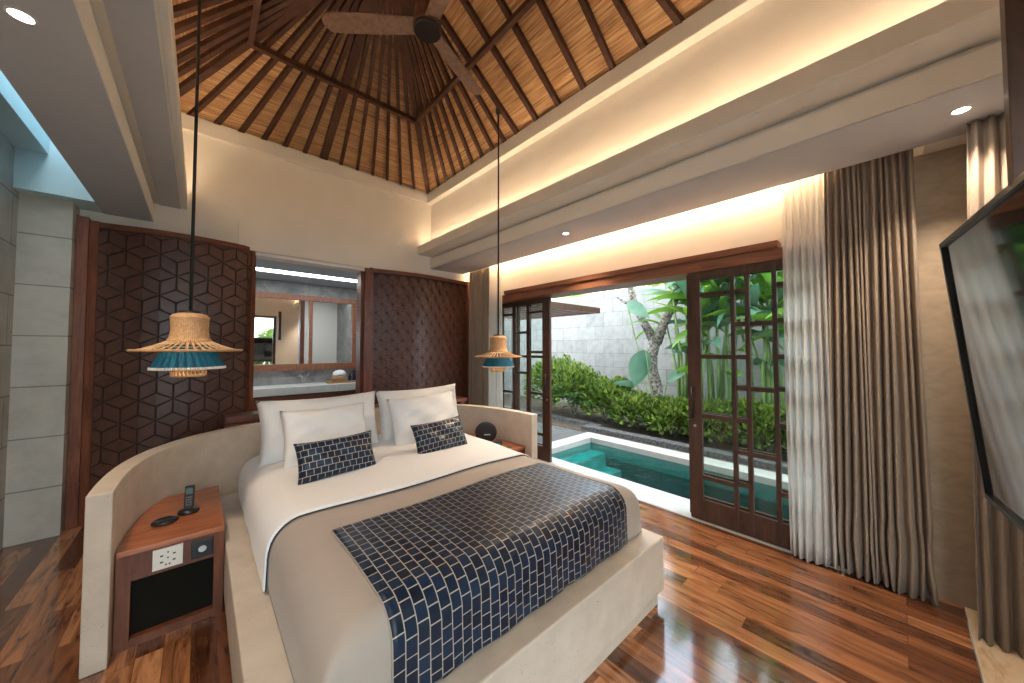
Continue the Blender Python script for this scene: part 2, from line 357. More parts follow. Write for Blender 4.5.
# ledges
def ledge(name, x_lip, x_low, x_gap, sgn, lab):
    b = MB()
    def bx(xa, xb, z0, z1): b.box(min(xa, xb), max(xa, xb), -.61, YB, z0, z1)
    xf = EX1+.02 if sgn > 0 else EX0-.02
    bx(x_lip, x_lip+sgn*.035, 3.035, 3.165)
    bx(x_lip+sgn*.035, xf+sgn*.14, 3.035, 3.065)
    bx(x_low+sgn*.035, x_gap, 3.0, 3.035)
    bx(x_low, x_gap, SZ, 3.0)
    return struct(b.build(name, M['plaster'], bevel=.004), lab, 'ceiling')
ledge('ceiling_ledge_right', 2.50, 2.72, 3.34, 1, 'stepped plaster ceiling ledge on the window side')
ledge('ceiling_ledge_left', -.125, -.365, -.70, -1, 'stepped plaster ceiling ledge on the skylight side')
# ceiling over curtain gap, skylight strip, raised left part, and front strip
struct(MB().box(3.34, XR, .28, YB, 3.0, 3.05).box(3.34, XR, -.14, .28, 3.0, 3.05).box(3.34, XR, YF, -.14, SZ-.005, 3.05).build('ceiling_gap', M['plaster']))
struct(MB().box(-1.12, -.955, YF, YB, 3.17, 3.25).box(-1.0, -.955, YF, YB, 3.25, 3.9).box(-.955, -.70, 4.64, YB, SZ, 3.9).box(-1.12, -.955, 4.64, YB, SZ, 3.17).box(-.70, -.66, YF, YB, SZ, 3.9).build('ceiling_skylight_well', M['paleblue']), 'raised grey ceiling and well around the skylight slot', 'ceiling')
struct(MB().box(-.955, -.70, YF, 4.64, 3.72, 3.74).build('window_2', M['glass']), 'long skylight slot beside the limestone wall', 'window')
# grey painted soffit faces
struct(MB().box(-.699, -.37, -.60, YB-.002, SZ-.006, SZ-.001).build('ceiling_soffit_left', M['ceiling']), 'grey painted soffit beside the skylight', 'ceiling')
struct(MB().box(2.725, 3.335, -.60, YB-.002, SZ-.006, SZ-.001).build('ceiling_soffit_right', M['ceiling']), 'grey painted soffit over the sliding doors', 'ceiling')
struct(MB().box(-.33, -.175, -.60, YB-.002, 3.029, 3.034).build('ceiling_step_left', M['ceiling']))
# cove LED strips
def strip(x0, x1, y0, y1, z0, z1, lab, m='ledcove'):
    return tag(MB().box(x0, x1, y0, y1, z0, z1).build('led_strip', M[m]), lab, 'light', 'hidden cove light strips')
strip(2.54, 2.56, -.5, YB-.1, 3.067, 3.08, 'warm light strip lying in the trough of the window side ledge', 'ledcove2')
strip(-.225, -.205, -.5, YB-.1, 3.067, 3.08, 'warm light strip lying in the trough of the skylight side ledge', 'ledcove2')
strip(3.455, 3.475, .30, YB-.1, 2.975, 2.99, 'warm light strip above the sliding doors behind the soffit', 'ledcove')

# ------------------------------------------------------------------ roof
def slope(name, pts, lab):
    # pts: eave a, eave b, top b, top a
    a, b, c, d = [Vector(p) for p in pts]; u = (b-a).normalized()
    n = (b-a).cross(d-a).normalized(); v = n.cross(u)
    q = MB(); uvs = [((p-a).dot(u), (p-a).dot(v)) for p in (a, b, c, d)]
    q.quad(*[tuple(p) for p in (a, b, c, d)], uv=uvs)
    return struct(q.build(name, M['matting'], solid=.03, fix=False), lab, 'ceiling')
UP = .06
def xp(x, y, z): return (x, y, z+UP)
ev = .25; k = (RZ-EZ)/(EX1-RX)
ez = EZ-ev*k; ky = (RZ-EZ)/(EY1-RY1); evy = ev*k/ky
A = (EX0-ev, EY0-evy, ez); B = (EX1+ev, EY0-evy, ez); C_ = (EX1+ev, EY1+evy, ez); D_ = (EX0-ev, EY1+evy, ez); R0 = (RX, RY0, RZ); R1 = (RX, RY1, RZ)
slope('ceiling_roof_right', [xp(*B), xp(*C_), xp(*R1), xp(*R0)], 'bamboo matted roof slope above the window side')
slope('ceiling_roof_left', [xp(*A), xp(*D_), xp(*R1), xp(*R0)], 'bamboo matted roof slope above the skylight side')
slope('ceiling_roof_back', [xp(*D_), xp(*C_), xp(*R1), (R1[0]-.001, R1[1], R1[2]+UP)], 'bamboo matted roof slope above the headboard')
slope('ceiling_roof_front', [xp(*B), xp(*A), xp(*R0), (R0[0]-.001, R0[1], R0[2]+UP)], 'bamboo matted roof slope above the viewer')
rf = thing('roof_frame', 'dark brown wooden rafter frame of the pitched roof over the bed', 'roof frame', (RX, 2.4, EZ))
def rpart(name, a, b, w, h, up=(0,0,1), dz=.012):
    o = (RX, 2.4, EZ); a = Vector(a)-Vector(o); b = Vector(b)-Vector(o); a.z += dz; b.z += dz
    return MB().bar(a, b, w, h, up).build(name, M['rafter'], rf)
HX = EX1-RX
for kx in range(-6, 7):
    w = .085 if kx == 0 else .038
    rpart('rafter', (RX+kx*.222, EY1+.08, EZ-.08*ky), (RX+kx*.012, RY1+.05, RZ-.03), w, .05)
    if abs(kx) % 2 == 0: rpart('rafter', (RX+kx*.222, EY0-.05, EZ), (RX+kx*.012, RY0, RZ-.03), w, .05)
for sx in (-1, 1):
    xe = RX+sx*(HX+.1); zz = EZ-.1*k
    y = EY1-.24
    while y > RY1+.1:
        t = (y-RY1)/(EY1-RY1); rpart('rafter', (xe, y, zz), (RX+sx*.03, RY1+t*.12, RZ-.03), .038, .05); y -= .235
    y = RY1-.02
    while y > EY0:
        yt = min(max(y, RY0), RY1)+(.0 if y > RY0 else 0); rpart('rafter', (xe, y, zz), (RX+sx*.02, yt if y > RY0 else RY0, RZ-.02), .045, .05); y -= .31
    for (ye, yr) in ((EY1, RY1), (EY0, RY0)):
        rpart('hip_rafter', (RX+sx*(HX+.05), ye+(.05 if ye > 0 else -.05), EZ-.05*k), (RX, yr, RZ-.02), .06, .07)
rpart('ridge_beam', (RX, RY0, RZ-.03), (RX, RY1, RZ-.03), .07, .09)
s_ = .447
px0, px1 = EX0+HX*s_, EX1-HX*s_; py1 = EY1-(EY1-RY1)*s_; py0 = EY0+(RY0-EY0)*s_; pz = EZ+(RZ-EZ)*s_
for a, b in (((px0,py1,pz),(px1,py1,pz)), ((px1,py1,pz),(px1,py0,pz)), ((px1,py0,pz),(px0,py0,pz)), ((px0,py0,pz),(px0,py1,pz))):
    rpart('purlin', a, b, .045, .05, dz=-.045)

# ceiling fan
FZ = 3.86; FY = 2.17
fan = thing('ceiling_fan', 'three bladed weathered wood ceiling fan hanging from the roof ridge', 'fan', (RX, FY, FZ))
MB().tube([(0,0,.06),(0,0,RZ-FZ-.06)], .014, 12).build('downrod', M['fanmetal'], fan, smooth=True)
MB().lathe([(0,.16),(.06,.15),(.09,.10),(.095,.03),(.10,.0),(.10,-.03),(.0,-.03)], seg=36).build('motor_housing', M['rafter'], fan, smooth=True)
MB().lathe([(0,-.055),(.088,-.055),(.098,-.045),(.098,-.03),(0,-.03)], seg=36).build('hub_cap', M['fanmetal'], fan, smooth=False)
for ang in (141, 24, 263):
    b = MB(); prof = [(.07,-.052,.052),(.3,-.062,.062),(.62,-.066,.062),(.69,-.058,.052),(.72,-.02,.02)]
    n = 0
    for z in (-.006, .006):
        for r, y0, y1 in prof: b.v += [(r, y0, z + y0*.22), (r, y1, z + y1*.22)]
    L = len(prof)*2
    for i in range(len(prof)-1):
        a = i*2; b.face((a, a+1, a+3, a+2)); b.face((L+a, L+a+2, L+a+3, L+a+1)); b.face((a, a+2, L+a+2, L+a)); b.face((a+1, L+a+1, L+a+3, a+3))
    b.face((0, L, L+1, 1)); b.face((L-2, L-1, 2*L-1, 2*L-2))
    o = b.build('fan_blade', M['fanwood'], fan, bevel=.003); o.rotation_euler = (0, 0, math.radians(ang)); o.location = (0, 0, -.01)

# ------------------------------------------------------------------ carved curved panels
def curve_fn(pts):
    P = [Vector((p[0], p[1])) for p in pts]
    # catmull-rom dense
    out = []
    Q = [P[0]*2-P[1]] + P + [P[-1]*2-P[-2]]
    for i in range(1, len(Q)-2):
        for t in [j/16 for j in range(16)]:
            p0, p1, p2, p3 = Q[i-1:i+3]
            out.append(.5*((2*p1)+(p2-p0)*t+(2*p0-5*p1+4*p2-p3)*t*t+(3*p1-p0-3*p2+p3)*t**3))
    out.append(P[-1])
    L = [0]
    for i in range(1, len(out)): L.append(L[-1]+(out[i]-out[i-1]).length)
    def f(s, off=0):
        s = min(max(s, 0), L[-1]-1e-6); i = 0
        while L[i+1] < s: i += 1
        t = (s-L[i])/(L[i+1]-L[i]); p = out[i].lerp(out[i+1], t); d = (out[min(i+1, len(out)-1)]-out[max(i-1, 0)]).normalized()
        n = Vector((d.y, -d.x)); return p + n*off
    return f, L[-1]
def carved_panel(pts, ztop, a, label, star):
    f, L = curve_fn(pts); o0 = f(L/2)
    root = thing('carved_screen', label, 'wall panel', (o0.x, o0.y, 0), 0, None)
    def P(s, z, off): q = f(s, off); return (q.x-o0.x, q.y-o0.y, z)
    b = MB(); N = 40
    b.grid(lambda u, v: P(u*L, v*ztop, 0), N, 1, m=1)
    b.grid(lambda u, v: P(u*L, v*ztop, -.045), N, 1, m=1)
    # raised rhombi
    gap = .0045; h = math.sqrt(3)/2*a
    j = -1
    z = 0
    def rh(pts4, off):
        c = (sum(p[0] for p in pts4)/4, sum(p[1] for p in pts4)/4)
        q = []
        for p in pts4:
            dx, dz = p[0]-c[0], p[1]-c[1]; l = math.hypot(dx, dz) or 1; kf = 1-gap*1.6/l
            q.append((min(max(c[0]+dx*kf, .03), L-.03), min(max(c[1]+dz*kf, .06), ztop-.03)))
        if len(set(q)) < 4 or abs(sum(q[i][0]*q[(i+1)%4][1]-q[(i+1)%4][0]*q[i][1] for i in range(4))) < 1e-4: return
        n = len(b.v); b.v += [P(s, zz, .0) for s, zz in q] + [P(s + (c[0]-s)*.05, zz+(c[1]-zz)*.05, off) for s, zz in q]
        b.face((n+4, n+5, n+6, n+7))
        for i in range(4): b.face((n+i, n+(i+1) % 4, n+4+(i+1) % 4, n+4+i))
    row = 0; zc = 0
    if star:   # six pointed star relief: every lattice triangle split at its centre
        th = a*math.sqrt(3)/2; rr = 0
        def tri(p, q, w, off):
            c = ((p[0]+q[0]+w[0])/3, (p[1]+q[1]+w[1])/3)
            if not (.03 < c[0] < L-.03 and .06 < c[1] < ztop-.04): return
            P3 = [(min(max(c[0]+(x-c[0])*.86, .03), L-.03), min(max(c[1]+(y-c[1])*.86, .06), ztop-.03)) for x, y in (p, q, w)]
            n = len(b.v); b.v += [P(x, y, 0) for x, y in P3] + [P(x, y, off) for x, y in P3]
            b.face((n+3, n+4, n+5))
            for i in range(3): b.face((n+i, n+(i+1) % 3, n+3+(i+1) % 3, n+3+i))
        while rr*th < ztop:
            k2 = -1
            while k2*a < L+a:
                x0_ = k2*a+(rr % 2)*a/2; y0_ = rr*th
                for T in (((x0_, y0_), (x0_+a, y0_), (x0_+a/2, y0_+th)), ((x0_+a, y0_), (x0_+1.5*a, y0_+th), (x0_+a/2, y0_+th))):
                    g_ = (sum(p[0] for p in T)/3, sum(p[1] for p in T)/3)
                    for i in range(3): tri(T[i], T[(i+1) % 3], g_, .0045+.001*i)
                k2 += 1
            rr += 1
        zc = 1e9
    while zc < ztop+a:
        sc0 = (row % 2)*h - h
        while sc0 < L+h:
            vs = [(sc0+a*math.cos(math.radians(90+60*i)), zc+a*math.sin(math.radians(90+60*i))) for i in range(6)]
            c = (sc0, zc)
            for i in ((1, 2, 3), (3, 4, 5), (5, 0, 1)) if not star else ((0, 1, 2), (2, 3, 4), (4, 5, 0)):
                rh([c, vs[i[0]], vs[i[1]], vs[i[2]]], .0045 + .002*(i[0] % 3))
            sc0 += 2*h
        zc += 1.5*a; row += 1
    b.build('carved_face', [M['panelwood'], M['panelgroove']], root)
    fr = MB()
    fr.grid(lambda u, v: P(u*L, ztop-.025+v*.05, .012), N, 1).grid(lambda u, v: P(u*L, ztop+.025, .012-.06*v), N, 1).grid(lambda u, v: P(u*L, ztop-.025, .012-.06*v), N, 1)
    fr.build('top_rail', M['redwood_x'], root)
    for s in (0, L):
        st = MB(); s0, s1 = (s, s+(.11 if star else .055)) if s == 0 else (s-.055, s)
        p = [P(s0, 0, .018), P(s1, 0, .018), P(s1, 0, -.05), P(s0, 0, -.05)]
        st.prism([(q[0], q[1]) for q in p], 0, ztop+.03); st.build('stile', M['redwood_z'], root)
    return root
carved_panel([(-.76,4.90),(-.60,4.87),(-.35,4.82),(-.02,4.825),(.315,4.895),(.46,5.0)], 2.71, .135, 'dark carved wooden screen with cube relief behind the cordless phone nightstand', False)
carved_panel([(1.70,4.965),(1.93,4.915),(2.24,4.855),(2.62,4.83),(3.44,4.93)], 2.68, .15, 'dark carved wooden screen with star relief beside the window curtains', True)
# jamb posts
tag(MB().box(-.835, -.765, 4.86, 4.97, 0, 2.76).build('door_post', M['redwood_z']), 'reddish wooden post between limestone pier and carved screen', 'post')
tag(MB().box(1.66, 1.743, 5.0, 5.165, .002, 2.655).build('door_post', M['redwood_z']), 'reddish wooden post at the bathroom edge of the star relief screen', 'post')

# ------------------------------------------------------------------ bathroom
BZ = 2.73; BY = 7.05
struct(MB().box(-.7, 2.6, YB+.18, BY+.3, -.1, .0).build('floor_bathroom', M['greystone']))
struct(MB().box(-.7, 2.6, BY, BY+.12, 0, BZ+.2).build('wall_bathroom_back', M['greystone']), 'grey veined stone wall behind the washbasin', 'wall')
struct(MB().box(-.8, -.7, YB+.18, BY, 0, BZ+.2).box(2.42, 2.52, YB+.18, BY, 0, BZ+.2).build('wall_bathroom_side', M['greystone']))
struct(MB().box(-.7, 2.5, YB+.18, 6.10, BZ, BZ+.1).box(-.7, 2.5, 6.34, BY, BZ, BZ+.1).box(-.7, 2.5, 6.0, 6.5, BZ+.10, BZ+.14).build('ceiling_bathroom', M['bathceiling']), 'blue grey bathroom ceiling with a light slot', 'ceiling')
tag(MB().box(-.6, 2.4, 6.105, 6.335, BZ-.002, BZ+.02).build('light_strip', M['ledw']), 'long white linear light in the bathroom ceiling', 'light')
tag(MB().lathe([(0,-.004),(.04,-.004),(.045,0),(.045,.01)], (1.25,5.9,BZ), 16).build('ceiling_sensor', M['steel'], smooth=False), 'small round ceiling fitting in front of the bathroom light strip', 'sensor')
mr = thing('mirror', 'wide wood framed bathroom mirror above the stone counter', 'mirror', (1.4, BY, 1.2))
mf = MB()
def mb(x0, x1, y0, y1, z0, z1): mf.box(x0-1.4, x1-1.4, y0-BY, y1-BY, z0-1.2, z1-1.2)
mb(.0, 2.30, BY-.06, BY-.002, 1.19, 1.30); mb(.0, 2.30, BY-.06, BY-.002, 2.42, 2.51); mb(.0, .1, BY-.06, BY-.002, 1.30, 2.42); mb(2.17, 2.30, BY-.06, BY-.002, 1.30, 2.42); mb(1.44, 1.50, BY-.06, BY-.002, 1.30, 2.42)
mf.build('mirror_frame', M['redwood_y'], mr, bevel=.004)
MB().box(.1-1.4, 1.44-1.4, -.02, -.012, .10, 1.22).build('mirror_glass', M['mirror'], mr)
MB().box(1.50-1.4, 2.17-1.4, -.02, -.012, .10, 1.22).build('mirror_glass', M['mirror'], mr)
tag(MB().box(-.69, 2.41, 6.50, BY-.001, .83, .955).build('counter', M['counter'], bevel=.008), 'pale stone washbasin counter under the framed mirror', 'counter')
vc = thing('vanity_cabinet', 'reddish wooden vanity cabinet under the pale stone counter', 'cabinet', (.86, 6.6, 0))
MB().box(-1.5, 1.5, 0, .42, .1, .825).build('body', M['redwood_x'], vc, bevel=.003)
for i in range(4): MB().box(-1.47+i*.74, -.77+i*.74, -.02, -.001, .14, .80).build('door', M['redwood_x'], vc, bevel=.004)
fc = thing('wall_faucet', 'small wall mounted chrome faucet under the mirror', 'faucet', (1.33, BY, 1.09))
MB().lathe([(0,.0),(.028,.0),(.028,.012),(.0,.012)], seg=16).build('wall_plate', M['steel'], fc).rotation_euler = (PI/2, 0, 0)
MB().tube([(0,0,0),(0,-.12,0),(0,-.15,-.015),(0,-.16,-.035)], .012, 10).build('spout', M['steel'], fc, smooth=True)
MB().tube([(.12,0,0),(.12,-.05,0)], .022, 12).tube([(.12,-.05,0),(.12,-.055,.05)], .006, 6).build('handle', M['steel'], fc, smooth=True)
ty = thing('tray', 'woven amenity tray standing on the stone counter', 'tray', (1.93, 6.72, .956))
MB().box(-.24, .30, -.09, .09, 0, .012).build('base', M['rattan'], ty); MB().box(-.25, .31, -.10, -.09, 0, .035).box(-.25, .31, .09, .10, 0, .035).box(-.25,-.24,-.09,.09,0,.035).box(.30,.31,-.09,.09,0,.035).build('rim', M['rattan'], ty)
bk = tag(MB().lathe([(0,0),(.10,0),(.115,.06),(.12,.11),(.105,.11),(.10,.02)], seg=24).build('basket', M['rattan'], smooth=True, loc=(1.88, 6.72, .969)), 'round rattan basket on the amenity tray', 'basket')
tag(MB().lathe([(0,.0),(.10,.0),(.112,.03),(.10,.07),(.06,.10),(0,.115)], seg=24).build('towel', M['sheet'], smooth=True, loc=(1.88, 6.72, 1.075)), 'folded white towel domed inside the rattan basket', 'towel')
for i, (x, hgt) in enumerate(((2.06,.15),(2.13,.19),(2.20,.13))):
    lab = ['dark blue pump bottle next to the rattan basket', 'tallest dark blue bottle in the middle of the tray group', 'smallest dark blue jar at the bathroom wall end of the tray'][i]
    bt = thing('bottle', lab, 'bottle', (x, 6.72, .969), 0, 'dark amenity bottles')
    MB().lathe([(0,0),(.028,0),(.03,.01),(.03,hgt*.65),(.012,hgt*.78),(.012,hgt*.85)], seg=16).build('bottle_body', mat('dark_blue_glass', (.01,.02,.05), .1) if i == 0 else bpy.data.materials['dark_blue_glass'], bt, smooth=True)
    MB().lathe([(.014,hgt*.85),(.014,hgt),(0,hgt)], seg=12).build('cap', M['black'], bt)

# ------------------------------------------------------------------ curved bed surround wall
BCX = 1.20; WH = .862
def surround(t, off):
    # t 0..1 left end to right end; superellipse
    a = PI*(1-t); ca, sa = math.cos(a), max(math.sin(a), 0)
    n = 2.7; e = 2/n
    ax = (1.595 if ca < 0 else 1.55)-off; by = 1.60-off
    return (BCX+ax*math.copysign(abs(ca)**e, ca), 2.64+by*sa**e)
hb = MB(); NT = 96
outer = [surround(i/NT, 0) for i in range(NT+1)]; inner = [surround(i/NT, .09) for i in range(NT+1)]
def shell(poly_o, poly_i, z0, z1, b):
    n = len(b.v); k = len(poly_o)
    for P in (poly_o, poly_i):
        for z in (z0, z1): b.v += [(x, y, z) for x, y in P]
    O0, O1, I0, I1 = n, n+k, n+2*k, n+3*k
    for i in range(k-1):
        b.face((O0+i, O0+i+1, O1+i+1, O1+i)); b.face((I0+i+1, I0+i, I1+i, I1+i+1)); b.face((O1+i, O1+i+1, I1+i+1, I1+i)); b.face((O0+i+1, O0+i, I0+i, I0+i+1))
    b.face((O0, O1, I1, I0)); e = k-1; b.face((O0+e, I0+e, I1+e, O1+e))
shell(outer, inner, 0, WH, hb)
tag(hb.build('headboard_wall', M['terrazzo'], bevel=.006), 'curved speckled stone surround wall wrapping the head of the bed', 'headboard')
# nightstands inside the surround
def nightstand(side, label):
    pts = [p for p in [surround(i/NT, .095) for i in range(NT+1)]]
    xin = .135 if side < 0 else 2.19
    if side < 0: arc = [p for p in pts[:NT//2] if p[0] < xin and p[1] < 3.55 and p[1] > 2.735]
    else: arc = [p for p in pts[NT//2:] if p[0] > xin and p[1] < 3.55 and p[1] > 2.735][::-1]
    x0 = arc[0][0]; poly = [(x0, 2.73)] + arc
    yb = 3.55 if arc[-1][1] > 3.4 else arc[-1][1]
    poly = poly + [(xin, yb), (xin, 2.73)] if abs(arc[-1][0]-xin) > .01 else poly + [(xin, 2.73)]
    cx = (x0+xin)/2
    r = thing('nightstand', label, 'nightstand', (cx, 2.73, 0), 0, 'teak nightstands built into the bed surround')
    L = [(x-cx, y-2.73) for x, y in poly]
    if side > 0: L = L[::-1]
    MB().prism(L, .485, .515).build('tabletop', M['teak'], r, bevel=.003)
    lo, hi = min(x0, xin)-cx, max(x0, xin)-cx
    MB().box(lo, hi, .012, .035, .345, .485).build('front_rail', M['teakdark'], r)
    MB().box(lo, lo+.055, .008, .05, 0, .485).build('front_stile', M['teakdark'], r); MB().box(hi-.045, hi, .008, .05, 0, .485).build('front_stile', M['teakdark'], r)
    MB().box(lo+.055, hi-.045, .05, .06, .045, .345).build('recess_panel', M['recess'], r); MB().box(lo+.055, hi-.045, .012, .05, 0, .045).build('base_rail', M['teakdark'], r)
    MB().box(hi-.02 if side < 0 else lo, hi if side < 0 else lo+.02, .05, .52, 0, .485).build('side_panel', M['teakdark'], r)
    if side < 0:
        s = MB().box(-.165-cx, -.045-cx, .002, .012, .365, .475)
        for a, b_, ww_ in ((-.105,.450,.004),(-.130,.436,.009),(-.080,.436,.009),(-.105,.42,.004),(-.130,.402,.009),(-.080,.402,.009),(-.112,.385,.004),(-.098,.385,.004)): s.box(a-ww_/2-.0015-cx, a+ww_/2+.0015-cx, .0005, .003, b_-.004, b_+.004, m=1)
        p = s.build('power_socket', [M['white'], M['black']], r, bevel=.0008); p['label'] = 'white socket plate'
        q = MB().box(-.01-cx, .085-cx, .002, .012, .365, .465).build('media_socket', M['black'], r, bevel=.003); MB().lathe([(0,.0),(.018,.0),(.018,.004),(0,.004)], seg=16).build('dial', M['steel'], q, loc=(.0375-cx, .002, .415)).rotation_euler = (PI/2,0,0)
    return r
nightstand(-1, 'teak nightstand with white socket plate below the cordless phone')
nightstand(1, 'teak nightstand beside the pool doors with the round black speaker')
# phone
ph = thing('cordless_phone', 'black cordless phone upright in its cradle on the teak nightstand', 'phone', (-.03, 3.10, .516), math.radians(-12))
MB().lathe([(0,0),(.052,0),(.055,.008),(.050,.020),(.03,.028),(0,.028)], seg=28).build('cradle', M['black'], ph, smooth=True)
hs = MB().box(-.024, .024, -.014, .012, .02, .165).build('handset', M['black'], ph, bevel=.006); hs.rotation_euler = (math.radians(-8), 0, 0)
MB().box(-.017, .017, -.0155, -.0142, .115, .15).build('screen', mat('phone_screen', (.12,.16,.15), .2), hs)
kp = MB()
for i in range(4):
    for j in range(3): kp.box(-.015+j*.011, -.007+j*.011, -.0165, -.014, .045+i*.015, .054+i*.015)
kp.build('keypad', mat('grey_keys', (.12,.12,.12), .5), hs)
tag(MB().lathe([(0,0),(.058,0),(.062,.006),(.055,.016),(.035,.019),(.033,.014),(0,.014)], seg=28).build('charging_puck', M['black'], smooth=True, loc=(-.135, 3.02, .516)), 'flat black round dish beside the cordless phone', 'dish')
# round speaker and clock
sp = thing('speaker', 'round black disc speaker standing on the nightstand by the pool doors', 'speaker', (2.40, 3.10, .516), math.radians(-38))
o = MB().lathe([(0,-.03),(.09,-.03),(.118,-.015),(.122,0),(.118,.02),(.09,.03),(0,.034)], seg=40).build('speaker_body', M['blackcloth'], sp, smooth=True, loc=(0, 0, .122)); o.rotation_euler = (math.radians(100), 0, 0)
MB().box(-.02, .05, -.05, -.042, .10, .112).build('nameplate', mat('pale_mark', (.55,.55,.55), .4), sp).location = (.0,.0,0)
MB().tube([(-.05,.06,.012),(.05,.06,.012)], .012, 10).build('foot', M['black'], sp)
ck = thing('clock_radio', 'small teal faced clock radio in front of the round speaker', 'clock', (2.415, 2.93, .516), math.radians(-30))
MB().box(-.055, .055, -.03, .03, 0, .055).build('case', M['black'], ck, bevel=.008); MB().box(-.045, .045, -.0335, -.0302, .01, .045).build('display', mat('teal_display', (.03,.16,.16), .2), ck)
tag(MB().box(2.43, 2.51, 2.78, 2.84, .516, .522).build('card', mat('dark_card', (.12,.09,.07), .5)), 'small dark card lying on the nightstand beside the clock radio', 'card')

# ------------------------------------------------------------------ bed
PX0, PX1, PY0, PY1, PZ = .14, 2.17, 1.0, 3.62, .41
pb = thing('bed_platform', 'speckled stone bed platform with a wide ledge under the mattress', 'bed platform', ((PX0+PX1)/2, 2.3, 0))
cx, cy = (PX0+PX1)/2, 2.3
MB().box(PX0-cx, PX1-cx, PY0-cy, PY1-cy, .09, PZ).build('slab', M['terrazzo'], pb, bevel=.008)
MB().box(PX0+.03-cx, PX1-.03-cx, PY0+.03-cy, PY1-.03-cy, 0, .09).build('plinth', M['terrazzo'], pb)
BX0, BX1, BY0, BY1 = .28, 2.09, 1.12, 3.5; BTOP = .70
def bedsurf(px, py, off=0, zmin=PZ+.012):
    """px,py arc coordinates over bed; returns rounded drape position"""
    def fold(q, lo, hi, r):
        # q is arc-length coordinate measured along flat top from lo to hi; beyond -> goes round and down
        if q < lo+r:
            d = lo+r-q; a = d/r
            if a < PI/2: return lo+r-math.sin(a)*r, (1-math.cos(a))*r
            return lo, r+(d-r*PI/2)
        if q > hi-r:
            d = q-(hi-r); a = d/r
            if a < PI/2: return hi-r+math.sin(a)*r, (1-math.cos(a))*r
            return hi, r+(d-r*PI/2)
        return q, 0
    rx = .13
    x, dx = fold(px, BX0, BX1, rx); y, dy = fold(py, BY0, BY1, .10)
    wob = .006*math.sin(px*5.1+py*3.3)+.004*math.sin(py*9+px*2)
    dz = (dx**3+dy**3)**(1/3) if dx+dy > 0 else 0
    z = BTOP + wob + .012*math.sin(PI*(px-BX0)/(BX1-BX0)) - dz
    # outward offset
    ox = (-1 if px < BX0+rx else 1 if px > BX1-rx else 0)*min(dx/rx, 1)*off
    oy = (-1 if py < BY0+.1 else 1 if py > BY1-.1 else 0)*min(dy/.1, 1)*off
    # flare low down
    ox += (-1 if px < (BX0+BX1)/2 else 1)*.05*max(0, dx-.1); oy += -.05*max(0, dy-.1)*(py < 2)
    crease = .5*(math.sin(px*23+py*2)*min(dy,.2)*.04)
    return (x+ox, y+oy+crease, max(z+off*(1 if dz < .1 else .2), zmin+off*.3))
mt = thing('bed', 'king size bed with taupe duvet and white turned down sheet on the stone platform', 'bed', (1.15, 2.3, PZ))
def loc(p): return (p[0]-1.15, p[1]-2.3, p[2]-PZ)
sideL = .29+.06
def cloth(x0, x1, y0, y1, off, nu, nv, uv=False, edgefn=None):
    def q(u, v):
        X = x0+(x1-x0)*u; Y = y0+(y1-y0)*v
        if edgefn: Y = edgefn(X, Y, v)
        return X, Y
    return MB().grid(lambda u, v: loc(bedsurf(*q(u, v), off)), nu, nv, uvfn=(lambda u, v: q(u, v)) if uv else None)
ext = .27
MB().box(BX0+.03-1.15, BX1-.03-1.15, BY0+.04-2.3, BY1-.02-2.3, .0, .24).build('mattress', M['sheet'], mt, bevel=.05)
cloth(BX0-ext, BX1+ext, BY0-ext, 2.3, .0, 90, 60).build('duvet', M['duvet'], mt, smooth=True, solid=.012)
# turned-down white sheet: edge slants forward toward the phone side
edge = lambda X: 2.05+.02*math.sin(X*4)-.05*max(0, .5-X)
cloth(BX0-ext+.03, BX1+ext-.03, 1.95, BY1+ext, .016, 90, 60, edgefn=lambda X, Y, v: edge(X)+(BY1+ext-edge(X))*v).build('turned_down_sheet', M['sheet'], mt, smooth=True, solid=.014)
MB().tube([loc(bedsurf(BX0-ext+.04+(BX1-BX0+2*ext-.08)*i/80, edge(BX0-ext+.04+(BX1-BX0+2*ext-.08)*i/80)-.004, .014)) for i in range(81)], .0035, 6).build('sheet_hem', M['hemline'], mt)
rn = MB(); x0, x1, y0, y1 = .48, 1.91, BY0-.255, 1.80
nu, nv = 60, 80
rn.grid(lambda u, v: bedsurf(x0+(x1-x0)*u, y0+(y1-y0)*v, .014), nu, nv, uvfn=lambda u, v: (u*(x1-x0), v*(y1-y0)))
tag(rn.build('bed_runner', M['weave'], smooth=True, solid=.010), 'dark blue bed runner woven with pale staggered block lines', 'bed runner')

# pillows
def pillow(name, label, cat, w, h, th, x, y, z, lean, yaw, roll, m, group, puff=1.0, uv=False, flange=0, seed=0):
    rnd = random.Random(seed); ph1, ph2 = rnd.random()*6, rnd.random()*6
    n = 26; b = MB()
    def prof(u, v):
        a = 2*u-1; c = 2*v-1
        e = max(0, (1-abs(a)**2.6))*max(0, (1-abs(c)**2.6))
        t = th/2*e**.42
        pin = 1-.06*(1-abs(c)**2)*abs(a)**4; pin2 = 1-.09*(1-abs(a)**2)*abs(c)**4
        wr = .006*math.sin(a*7+c*5+ph1)*(e > .02)+.004*math.sin(c*13-a*6+ph2)*(e > .02)
        return a*w/2*pin, c*h/2*pin2, t+wr*min(1, t*20)
    for s in (-1, 1):
        b.grid(lambda u, v: (prof(u, v)[0], s*prof(u, v)[2], prof(u, v)[1]+h/2), n, n, uvfn=(lambda u, v: (u*w, v*h)) if uv else None)
    o = b.build(name, m, smooth=True)
    md = o.modifiers.new('weld', 'WELD'); md.merge_threshold = .0005
    o.location = (x, y, z); o.rotation_euler = (math.radians(-lean), math.radians(roll), math.radians(yaw))
    return tag(o, label, cat, group)
g1 = 'white pillows at the head of the bed'
Z0 = .715
